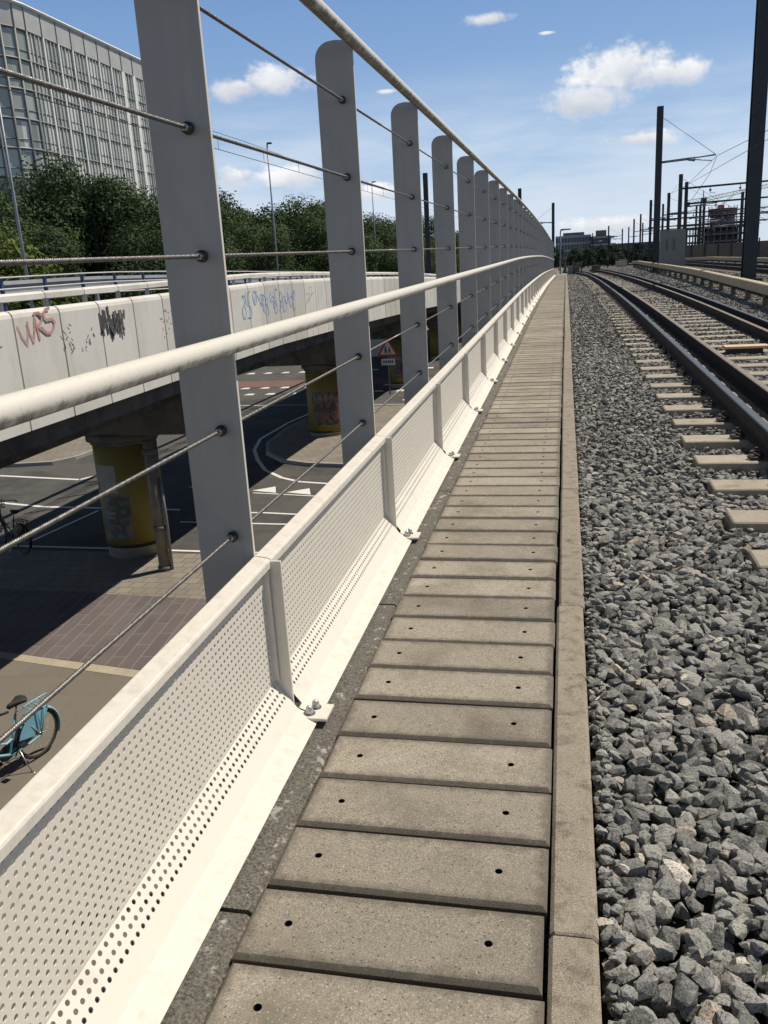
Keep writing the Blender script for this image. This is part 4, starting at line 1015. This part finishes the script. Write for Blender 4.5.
    for s_, q in ((-1, R(-60)), (1, R(120))): cr.tube([(BB[0], s_ * .095, BB[2]), (BB[0] + .17 * math.cos(q), s_ * .11, BB[2] + .17 * math.sin(q))], .010, 8).box(BB[0] + .17 * math.cos(q) - .045, BB[0] + .17 * math.cos(q) + .045, s_ * .16 - .045, s_ * .16 + .045, BB[2] + .17 * math.sin(q) - .012, BB[2] + .17 * math.sin(q) + .012)
    cr.build('crank', M['bikeblack'], b)
    MB().tube([(.36, .05, .30), (.34, .14, .1), (.33, .20, .005)], .009, 8).tube([(.33, .17, .006), (.33, .25, .006)], .008, 6).build('kickstand', M['chrome'], b)
    MB().tube([(HT[0], 0, HT[2]), (HT[0] - .02, 0, 1.06), (HT[0] + .02, 0, 1.09)], .013, 10).tube([(.70, -.29, 1.10), (.80, -.27, 1.11), (.93, -.16, 1.10), (.955, 0, 1.09), (.93, .16, 1.10), (.80, .27, 1.11), (.70, .29, 1.10)], .011, 10).build('handlebar', M['bikeblack'], b)
    for s_ in (-1, 1): MB().tube([(.64, s_ * .295, 1.095), (.76, s_ * .28, 1.108)], .016, 10).build('grip', M['rubber'], b)
    MB().tube([(-.31, 0, .76), (-.27, 0, .76)], .03, 12).build('rear_light', M['signred'], b)
    MB().tube([(1.02, 0, .84), (1.09, 0, .84)], [.022, .042], 14).build('front_light', M['bikeblack'], b)
    return b
bicycle('light blue bicycle with black saddle and luggage rack, parked on sunlit pavement beyond the railing', (-6.63, 8.50, STREET + .014), R(-103.9), M['bikeblue'], R(-4)).scale = (.95, .95, .95)
bk = bicycle('black bicycle with a front basket, half in the shadow under the viaduct', (-12.15, 16.3, STREET + .016), R(152), M['bikeblack'], R(3))
ba = MB()
for z in (.93, 1.02, 1.11): ba.tube([(1.0, -.16, z), (1.26, -.16, z), (1.26, .16, z), (1.0, .16, z)], .005, 6, closed=True)
for k in range(6): x = 1.0 + .052 * k; ba.tube([(x, -.16, .92), (x, -.16, 1.11)], .004, 5).tube([(x, .16, .92), (x, .16, 1.11)], .004, 5)
for k in range(6): y = -.16 + .064 * k; ba.tube([(1.26, y, 1.11), (1.26, y, .92), (1.0, y, .92), (1.0, y, 1.11)], .004, 5)
ba.build('basket', M['bikeblack'], bk)

# ------------------------------------------------------------------ trees
def tree_meshes(seed, h, w, nq, ls, lm):
    r_ = np.random.default_rng(seed)
    # lobes of the crown
    nl = 20; c = []; rad = []
    for k in range(nl):
        q = r_.uniform(0, 2 * PI); zz = r_.uniform(.20, .90); prof = math.sin(min(1, (1 - zz) * 1.35 + .08) * PI * .5) * (.62 + .38 * min(1, zz * 3.0)); d = math.sqrt(r_.random()) * w * .40 * prof
        c.append((d * math.cos(q), d * math.sin(q), zz * h)); rad.append(r_.uniform(.13, .25) * w * (.75 + .4 * prof))
    c = np.array(c); rad = np.array(rad)
    li = r_.choice(nl, nq, p=rad ** 2 / (rad ** 2).sum()); d = r_.normal(size=(nq, 3)); d /= np.linalg.norm(d, axis=1)[:, None]
    rr = rad[li] * (1 - .5 * r_.random(nq) ** 2.0) * (1 + .12 * r_.normal(size=nq)); P = c[li] + d * rr[:, None] * np.array([1, 1, .85])
    n = d * .9 + np.array([0, 0, .25]) + .42 * r_.normal(size=(nq, 3)); n /= np.linalg.norm(n, axis=1)[:, None]; a = np.cross(n, r_.normal(size=(nq, 3))); a /= np.linalg.norm(a, axis=1)[:, None]; b = np.cross(n, a)
    s = r_.uniform(.6, 1.25, nq) * ls
    q4 = np.stack([P - a * s[:, None], P - b * (s * .55)[:, None] + n * (s * .2)[:, None], P + a * s[:, None], P + b * (s * .55)[:, None] + n * (s * .1)[:, None]], 1).reshape(-1, 3).astype(np.float32)
    me = bpy.data.meshes.new('crown'); me.vertices.add(len(q4)); me.vertices.foreach_set('co', q4.ravel()); idx = np.arange(len(q4), dtype=np.int32); me.loops.add(len(q4)); me.loops.foreach_set('vertex_index', idx)
    me.polygons.add(nq); me.polygons.foreach_set('loop_start', idx[::4]); me.materials.append(lm); me.update(calc_edges=True)
    t = MB(); t.tube([(0, 0, 0), (.02 * w, .01 * w, h * .2), (-.01 * w, .02 * w, h * .45), (0, 0, h * .75)], [.028 * h, .021 * h, .015 * h, .004 * h], 10)
    for k in range(7):
        L_ = c[k]; z0 = h * (.16 + .05 * k); t.tube([(0, 0, z0), (L_[0] * .5, L_[1] * .5, z0 + (L_[2] - z0) * .6), tuple(L_)], [.011 * h, .007 * h, .002 * h], 6)
    return me, t.mesh('trunk', M['trunk'], True)
TM = [tree_meshes(21 + k, 13, w, 20000, .15, M['leaf']) for k, w in enumerate((9, 10.5, 8.5, 11))]
TL = tree_meshes(55, 9, 8, 6000, .2, M['leaflight']); TF = [tree_meshes(70 + k, 6, 5.5, 1500, .26, M['leaffar']) for k in range(3)]
def tree(pr, x, y, z, s, label, group, sz=1.0):
    t = thing('tree', label, 'tree', (x, y, z), rs.uniform(0, 6.28), group)
    link('crown', pr[0], t, scale=(s, s, s * sz)); link('trunk', pr[1], t, scale=(s, s, s * sz)); return t
tg = 'trees in the dark row beyond the viaduct'; tl = 'dark green leafy tree in the dense row beyond the viaduct'
for i, (u_x, y, top) in enumerate([(-53, 74, 12.0), (-47, 76, 13.6), (-42.5, 75, 14.2), (-37.5, 78, 11.5), (-35, 82, 10.5), (-38, 92, 11.3), (-33.5, 96, 10.6), (-31.5, 100, 11.8), (-28, 103, 10.4), (-30, 112, 10.8), (-26.5, 118, 10.2), (-27.5, 128, 11.0), (-24, 134, 10.2), (-26, 146, 10.6), (-21.5, 152, 9.6), (-22, 168, 9.8), (-18, 178, 8.5), (-17, 200, 8.5), (-14, 215, 7.5), (-60, 80, 12), (-67, 76, 13), (-45, 64, 9.5), (-40, 62, 8), (-34, 68, 7.5), (-29, 84, 6.5), (-25, 96, 6), (-22.5, 112, 6), (-20, 130, 5.5), (-74, 70, 13), (-43, 100, 13), (-40, 108, 12.6), (-37, 116, 12.6), (-36, 124, 12.4), (-33.5, 132, 12.6), (-33, 142, 12.6), (-31, 152, 12.4), (-29, 164, 12.2), (-27, 178, 12), (-25, 195, 11.6), (-22, 212, 10.5), (-50, 88, 13.4), (-56, 88, 13.6), (-47, 94, 13), (-34, 88, 8.5), (-31, 92, 8), (-28, 98, 8), (-26, 108, 8), (-24.5, 122, 7.8), (-23, 140, 7.5)]):
    s = (top - STREET) / 13 * .97
    tree(TM[i % 4], u_x, y, STREET, s, tl, tg)
tree(TL, -30.8, 44.5, STREET, 1.06, 'yellow-green tree at the left edge, lighter than the dark trees behind it', None)
tree(TL, -35, 48, STREET, .95, 'second yellow-green tree at the left edge, partly behind the first', None)
for i in range(42):
    y = rs.uniform(190, 275); x = -10 + i * 1.25 * y / 230 + rs.uniform(-1, 1); s = rs.uniform(.62, .95) * (y / 230)
    if x > 24 * y / 230: continue
    tree(TF[i % 3], x, y, -.4, s, 'small dark green tree in the far belt below the distant buildings', 'far trees at the end of the line')

# ------------------------------------------------------------------ glass office building
ob = thing('office_building', 'tall glass office block with white vertical fins and a pale metal crown behind the trees', 'building', (-66, 118, STREET))
path = [(-60, 140)] + [(-60, y) for y in np.arange(137.9, 96, -3.15)] ; yc = path[-1][1]
arc = [(-67 + 7 * math.cos(q), yc + 7 * math.sin(q)) for q in np.linspace(0, R(-90), 7)[1:]]
path += arc + [(-67 - 3.6 * k, yc - 7) for k in range(1, 10)]
ZT, ZC = 32.5, 30.0
def wall(z0, z1, off=0.0):
    m_ = MB(); n = len(path); P = [(x + off, y - off) for x, y in path]; m_.add([(x, y, z0) for x, y in P] + [(x, y, z1) for x, y in P], [(i + 1, i, n + i, n + i + 1) for i in range(n - 1)]); return m_
def opart(m_, nm, mt, **k): return m_.build(nm, mt, ob, -ob.location, **k)
opart(wall(STREET, ZC), 'glass_facade', M['facade'], fix=False)
opart(wall(ZC, ZT, .12), 'crown', M['crown'], fix=False)
m_ = MB(); n = len(path); m_.add([(x, y, ZT + .01) for x, y in path] + [(-99, 140, ZT + .01)], [tuple(range(n + 1))[::-1]]); m_.add([(-99.4, 140, STREET), (-99.4, 140, ZT), (-60, 140, ZT), (-60, 140, STREET)], [(0, 1, 2, 3)]); opart(m_, 'roof', M['slabedge'], fix=False)
m_ = MB()
for zf in np.arange(ZC - 31.5, ZC + .1, 3.15): m_.tube([(x + .05, y - .05, zf) for x, y in path], .16, 4, sm=False)
for zf in np.arange(ZC - 31.5, ZC - 1, 3.15): m_.tube([(x + .03, y - .03, zf + 1.0) for x, y in path], .06, 4, sm=False)
opart(m_, 'floor_bands', M['slabedge'])
m_ = MB().tube([(x + .2, y - .2, ZT + .1) for x, y in path], .22, 4, sm=False); opart(m_, 'roof_edge', M['fin'])
for i, (x, y) in enumerate(path[1:-1]):
    w = .3 if y < 118 else .8
    if y > 97: m_ = MB().box(x - .1, x + .2, y - w / 2, y + w / 2, STREET, ZC + .05)
    else: m_ = MB().cyl((x + .05, y - .05), .17, STREET, ZC, 6)
    opart(m_, 'fin', M['fin'] if y > 97 else M['slabedge'])
m_ = MB()
for y in np.arange(97.6, 139.5, .79): m_.box(-60.02, -59.85, y - .035, y + .035, STREET, ZC)
opart(m_, 'thin_mullions', M['fin'])
m_ = MB()
for i, (x, y) in enumerate(path[1:-1]): m_.tube([(x + .16, y - .16, ZC), (x + .16, y - .16, ZT)], .06, 4, sm=False)
opart(m_, 'crown_joints', M['slabedge'])

# ------------------------------------------------------------------ street lamps and masts
def lamp(x, y, zb, zt, label, arm=1.0, d=-1):
    l = thing('street_lamp', label, 'street lamp', (x, y, zb))
    MB().tube([(0, 0, 0), (0, 0, (zt - zb) * .5), (0, 0, zt - zb)], [.09, .075, .055], 10).build('pole', M['guardgrey'], l)
    MB().tube([(0, 0, zt - zb - .02), (d * arm * .5, 0, zt - zb + .06)], .035, 8).box(min(0, d * arm), max(0, d * arm), -.12, .12, zt - zb + .02, zt - zb + .14, ch=.03).build('lamp_head', M['darkmetal'], l); return l
lamp(-23.5, 70, STREET, 11.9, 'slim street lamp rising above the dark trees between the first and second fence posts', .4, 1)
lamp(-23.7, 110, STREET, 12.3, 'thin street lamp behind the second and third fence posts', .5, 1)
lamp(-25.45, 38, STREET, 12.2, 'slim grey lamp post at the left edge in front of the office block', 1.2)
lamp(-.55, 90, ZD(90), ZD(90) + 4.2, 'small black lamp post at the far end of the walkway', 1.0, 1)
def mast(x, y, zb, zt, label, w=.3, arm=0, az=None, h=None):
    t = thing('catenary_mast', label, 'mast', (x, y, zb)); H = zt - zb
    m_ = MB().box(-w / 2, w / 2, -w / 2, -w / 2 + .04, 0, H).box(-w / 2, w / 2, w / 2 - .04, w / 2, 0, H).box(-.03, .03, -w / 2 + .041, w / 2 - .041, 0, H); m_.build('post', M['darkmetal'], t)
    MB().box(-w * .9, w * .9, -w * .9, w * .9, -.12, .06).build('base_plate', M['darkmetal'], t)
    if arm:
        z = (h or zt - 2.4) - zb; s_ = 1 if arm > 0 else -1
        MB().tube([(s_ * w / 2, 0, z), (arm * .97, 0, z + .18)], .05, 8).tube([(s_ * w / 2, 0, z - .05), (arm * .55, 0, z + .02), (arm * .9, 0, z - .12)], .03, 6).tube([(arm * .5, 0, z + .05), (arm * .62, 0, z - .02)], .09, 8).build('cantilever_arm', M['guardgrey'], t)
        MB().tube([(s_ * w / 2, 0, H - .6), (arm * .97, 0, z + .18)], .014, 5).build('stay_wire', M['wire'], t)
    return t
mast(6.63, 34.7, ZX(34.7, 6.6), 11.8, 'tallest dark H-section catenary mast at the right edge, close to the track', .46)
mast(5.2, 54.5, ZX(54.5, 5.2), 9.7, 'tall dark catenary mast with a wire stay and arm beside the grey panel', .34, 3.2, h=6.75)
MM = [(11.1, 125, 8.8, .32, 3), (12.3, 115, 8.9, .34, 3.4), (10.66, 90, 8.9, .34, 0), (12.2, 98, 8.75, .32, 3.2), (13.3, 185, 8.9, .3, 3), (15.3, 230, 8.9, .3, 3), (13.9, 232, 8.6, .3, -3), (22.6, 125, 9.0, .34, 3), (27.3, 145, 9.0, .34, -3), (19.5, 140, 8.4, .3, 3), (24.2, 160, 8.2, .3, 3), (17.2, 170, 8.5, .3, 3), (9.3, 205, 8.6, .3, 3), (7.4, 260, 8.8, .3, 3)]
MM += [(14.2, 140, 9.0, .28, 3), (18.3, 128, 8.6, .28, -3), (21, 155, 9.2, .28, 3), (25.5, 132, 8.8, .28, 3), (29.5, 158, 9.0, .28, -3), (16.2, 200, 8.6, .28, 3), (20.5, 190, 8.8, .28, 3), (33, 170, 9.0, .28, 3), (28, 200, 9, .28, 3), (11.8, 150, 8.2, .26, 3)]
for i, (x, y, zt, w, arm) in enumerate(MM):
    mast(x, y, ZX(y, x), zt, 'dark slender catenary mast among the distant masts right of the track', w, arm)['group'] = 'distant catenary masts right of the track'
for i, (x, y, zt) in enumerate([(-1.65, 118, 8.9), (-4.8, 96, 9.2), (-8.1, 61, 9.5), (-11.25, 73, 9.1)]):
    lab = ['dark mast standing highest beyond the far end of the fence', 'dark mast poking above the top tube at the fence bend', 'dark mast showing just above the top tube between middle fence posts', 'dark mast seen between the third and fourth fence posts']
    mast(x, y, STREET if x < -2 else ZD(y), zt, lab[i], .36, -2.5 if i == 0 else 0)
def gantry(x0, x1, y, z, label):
    g = thing('gantry_beam', label, 'gantry', (x0, y, z)); MB().tube([(0, 0, 0), (x1 - x0, 0, .25)], .09, 8).build('beam', M['darkmetal'], g)
    h = MB()
    for k in range(4): x = (x1 - x0) * (.2 + .2 * k); h.tube([(x, 0, .05), (x, 0, -.55), (x + .5, 0, -.6)], .035, 6).tube([(x - .1, 0, -.3), (x + .1, 0, -.3)], .09, 8)
    h.build('hanger', M['guardgrey'], g)
gantry(10.7, 24, 90, 7.6, 'uppermost long dark horizontal gantry beam between masts at the right'); gantry(12.2, 27, 98, 6.6, 'long horizontal gantry beam below the uppermost one at the right'); gantry(11.1, 34, 125, 6.2, 'distant horizontal gantry beam in front of the building under construction'); gantry(13, 40, 150, 6.0, 'farthest horizontal gantry beam, low in front of the construction site')
gantry(14.2, 36, 140, 7.4, 'thin distant gantry beam crossing just under the crane jib'); gantry(16.2, 40, 200, 6.8, 'farthest thin gantry beam, beyond all the other beams')
def wire(pts, r, label, name='overhead_wire'):
    tag(MB().tube(pts, r, 5).build(name, M['wire']), label, 'wire')
wire([(8.35, 4, 6.0), (8.4, 41, 6.45), (8.35, 54.5, 6.85), (10.6, 90, 7.3)], .014, 'thin overhead wire running from the arm of the tall mast up to the right edge')
wire([(6.4, 20, 4.9), (6.2, 34, 4.95), (6.6, 54.5, 5.3), (8.2, 75, 6.3), (10.66, 90, 8.3)], .010, 'thin lower overhead wire slanting down towards the distant masts')
wire([(8.35, 54.5, 6.8), (8.0, 54.5, 5.9), (7.1, 54.5, 4.6)], .012, 'short dropper wire hanging from the arm of the tall mast')
wire([(10.66, 90, 8.6), (16, 100, 6.7), (22.6, 125, 6.4)], .016, 'slack wire slanting down across the gantry beams')
def catenary(x, z0, z1, label):
    w = thing('tram_wire', label, 'wire', (x, 10, 6)); ys = np.linspace(12, 200, 60)
    MB().tube([(x, y, z0 + (z1 - z0) * (y - 37) / 63) for y in ys], .016, 5).build('contact_wire', M['wire'], w, -w.location)
    MB().tube([(x, y, z0 + .55 + (z1 - z0) * (y - 37) / 63 + .15 * math.cos((y % 40) / 40 * 2 * PI)) for y in ys], .012, 5).build('carrier_wire', M['wire'], w, -w.location)
    d = MB()
    for y in np.arange(14, 198, 6.0): d.tube([(x, y, z0 + (z1 - z0) * (y - 37) / 63), (x, y, z0 + .55 + (z1 - z0) * (y - 37) / 63)], .01, 4)
    d.build('dropper', M['wire'], w, -w.location)
catenary(-15, 7.15, 8.0, 'overhead tram wire with droppers behind the first fence posts')

# ------------------------------------------------------------------ trackside objects on the right
pn = thing('equipment_cabinet', 'large plain grey-green metal cabinet standing beside the track among the masts', 'cabinet', (5.9, 52, ZX(52, 5.9)))
MB().box(-.72, .60, -.35, .35, 0, 2.2, ch=.015).build('body', M['greypanel'], pn); MB().box(-.73, .61, -.36, .36, 2.2005, 2.225, ch=.005).build('roof', M['greypanel'], pn)
for x in (-.4, -.02): MB().box(x - .05, x + .05, -.364, -.3515, 1.15, 1.75).build('vent_slot', M['fardark'], pn)
fe = thing('steel_fence', 'pale grey steel lattice fence at the right edge behind the tallest dark mast', 'fence', (9.0, 42, ZX(42, 10)))
for x in np.arange(0, 4.6, .9): MB().box(x - .05, x + .05, -.05, .05, 0, 3.1).build('post', M['palegrey'], fe)
ff = MB()
for x in np.arange(.1, 4.5, .17): ff.box(x - .018, x + .018, -.015, .015, .1, 3.0)
for z in (.15, 1.5, 2.95): ff.box(0, 4.5, -.03, -.016, z, z + .06)
ff.build('lattice', M['palegrey'], fe)
hb = thing('site_hoarding', 'brown timber hoarding with posts around the construction site', 'fence', (17, 118, ZX(118, 17)))
MB().box(-3, 14, 0, .08, 0, 2.1).build('boards', M['hoarding'], hb)
for x in np.arange(-3, 14, 1.6): MB().box(x - .07, x + .07, -.1, -.005, 0, 2.5).build('post', M['darkmetal'], hb)
def box_thing(nm, lab, cat, x, y, w, d, h, mt, group=None):
    t = thing(nm, lab, cat, (x, y, ZX(y, x)), rs.uniform(-.1, .1), group)
    MB().box(-w / 2, w / 2, -d / 2, d / 2, 0, h, ch=.02).build('body', mt, t); MB().box(-w / 2 - .03, w / 2 + .03, -d / 2 - .03, d / 2 + .03, h + .001, h + .05, ch=.015).build('lid', mt, t)
for (x, y, w, h, mt) in ((1.0, 86, .5, .9, M['bracket']), (.55, 92, .7, .7, M['greypanel']), (3.1, 96, .9, .55, M['bracket']), (5.2, 88, 1.0, .5, M['cream_beam']), (6.1, 100, .8, .7, M['greypanel'])):
    box_thing('relay_box', 'small weathered trackside box at the far switches', 'trackside box', x, y, w, .5, h, mt, 'trackside boxes at the far switches')
for k, (x, y) in enumerate(((.7, 84), (1.15, 89), (1.4, 84.5), (5.0, 92), (4.4, 98))):
    t = thing('track_signal', 'short dark post with a small signal head at the far switches', 'signal', (x, y, ZX(y, x)), 0, 'short signal posts at the far switches')
    MB().cyl((0, 0), .05, 0, 1.05, 8).build('post', M['darkmetal'], t); MB().box(-.11, .11, -.08, .08, .75, 1.1, ch=.02).build('signal_head', M['fardark'], t)

# ------------------------------------------------------------------ distant buildings and crane
bA = thing('grey_building', 'distant pale grey office building with a grid of windows at the end of the line', 'building', (3, 305, -.3))
MB().box(-6.5, 5.2, 0, 14, 0, 10).build('wall', M['farwhite'], bA); MB().box(-4, 3, 3, 10, 10.01, 11).build('roof_plant', M['fardark'], bA)
for fl in range(4):
    for k in range(12): MB().box(-6.3 + k * .96, -5.6 + k * .96, -.12, -.01, 1.2 + fl * 2.2, 2.7 + fl * 2.2).build('window', M['farglass'], bA)
bB = thing('dark_building', 'distant dark building of stepped overhanging floors beside the pale grey one', 'building', (11.2, 300, -.3))
for k, (w0, w1) in enumerate(((-3.6, 3.4), (-3.6, 3.8), (-3.2, 4.8), (-2.6, 4.4))): MB().box(w0, w1, 0, 10, 1.6 + k * 2.3, 2.1 + k * 2.3).build('floor_slab', M['farwhite'], bB)
MB().box(-3.2, 3.2, .8, 9, 0, 9.2).build('core', M['fardark'], bB); MB().box(-1.5, 1.8, 2, 7, 9.21, 11).build('roof_plant', M['rawconc'], bB)
bC = thing('construction_tower', 'unfinished concrete building with open floors and a round red-brown formwork top', 'building', (41.5, 250, -.3))
for k in range(5): MB().box(-11 + .5 * (k > 3), 7 + .5 * (k % 2), 0, 12, .8 + k * 1.85, 1.2 + k * 1.85).build('floor_slab', M['rawconc'], bC)
cl_ = MB()
for k in range(12):
    for yv in (.3, 6): cl_.box(-10.7 + k * 1.55, -10.4 + k * 1.55, yv, yv + .3, 0, 8.2)
cl_.box(-6, 4, 5, 9, 0, 8.1); cl_.build('columns', M['fardark'], bC)
MB().box(-11.5, 7.6, -.4, -.2, 8.9, 9.5).box(-11.5, 7.6, -.35, -.25, 7.0, 7.1).build('edge_guard', M['scaff'], bC)
MB().cyl((-.2, 5), 3.2, 8.6, 11.2, 28).build('drum', M['fardark'], bC); MB().cyl((-.2, 5), 3.5, 11.2, 12.9, 28).cyl((-.2, 5), 3.75, 12.9, 13.1, 28).build('formwork', M['scaff'], bC)
for k in range(14): q = 2 * PI * k / 14; MB().tube([(-.2 + 3.65 * math.cos(q), 5 + 3.65 * math.sin(q), 8.4), (-.2 + 3.65 * math.cos(q), 5 + 3.65 * math.sin(q), 13.8)], .08, 5).build('scaffold_pole', M['scaff'], bC)
bD = thing('low_building', 'long low dark blue building behind the distant masts', 'building', (24, 330, -.3))
MB().box(-8, 8, 0, 10, 0, 6.4).build('wall', M['farglass'], bD); MB().box(-8.2, 8.2, -.2, 10.2, 6.41, 6.9).build('roof', M['fardark'], bD)
def lattice(m_, a, b, w, n):
    a, b = Vector(a), Vector(b); d = (b - a).normalized(); s_ = d.cross(Vector((0, 1, 0))); s_.normalize(); t_ = d.cross(s_)
    cor = [(s_ * i + t_ * j) * w / 2 for i, j in ((-1, -1), (1, -1), (1, 1), (-1, 1))]
    for c in cor: m_.tube([a + c, b + c], w * .075, 4, sm=False)
    for k in range(n):
        p = a.lerp(b, k / n); q = a.lerp(b, (k + 1) / n)
        for i in range(4): m_.tube([p + cor[i], q + cor[(i + 1) % 4]], w * .05, 4, sm=False)
cr = thing('tower_crane', 'tower crane with white mast and red and white lattice jib above the construction site', 'crane', (31.5, 222, -.3))
m_ = MB(); lattice(m_, (0, 0, 0), (0, 0, 13.8), .9, 16); m_.build('mast', M['crane'], cr)
for k in range(9): m_ = MB(); lattice(m_, (.6 + k * 1.9, 0, 14.0 + k * .28), (.6 + (k + 1) * 1.9, 0, 14.0 + (k + 1) * .28), .75, 3); m_.build('jib', M['cranered'] if k % 2 else M['crane'], cr)
m_ = MB(); lattice(m_, (-.5, 0, 14.0), (-4, 0, 13.6), .7, 5); m_.build('counter_jib', M['crane'], cr)
MB().box(-4.2, -3, -.5, .5, 12.6, 13.6).build('counterweight', M['fardark'], cr); MB().box(-.5, .7, -.6, .6, 13.2, 14.4, ch=.1).build('cab', M['fardark'], cr); MB().tube([(0, 0, 14), (0, 0, 16)], .15, 6).build('peak', M['crane'], cr)
cr2 = thing('luffing_crane', 'small red crane jib poking up from the round top of the unfinished building', 'crane', (40.6, 254, 12.9))
MB().box(-.8, .8, -.5, .5, 0, .9, ch=.1).build('cab', M['cranered'], cr2); m_ = MB(); lattice(m_, (0, 0, .6), (3.2, 0, 3.4), .4, 6); m_.build('jib', M['cranered'], cr2)
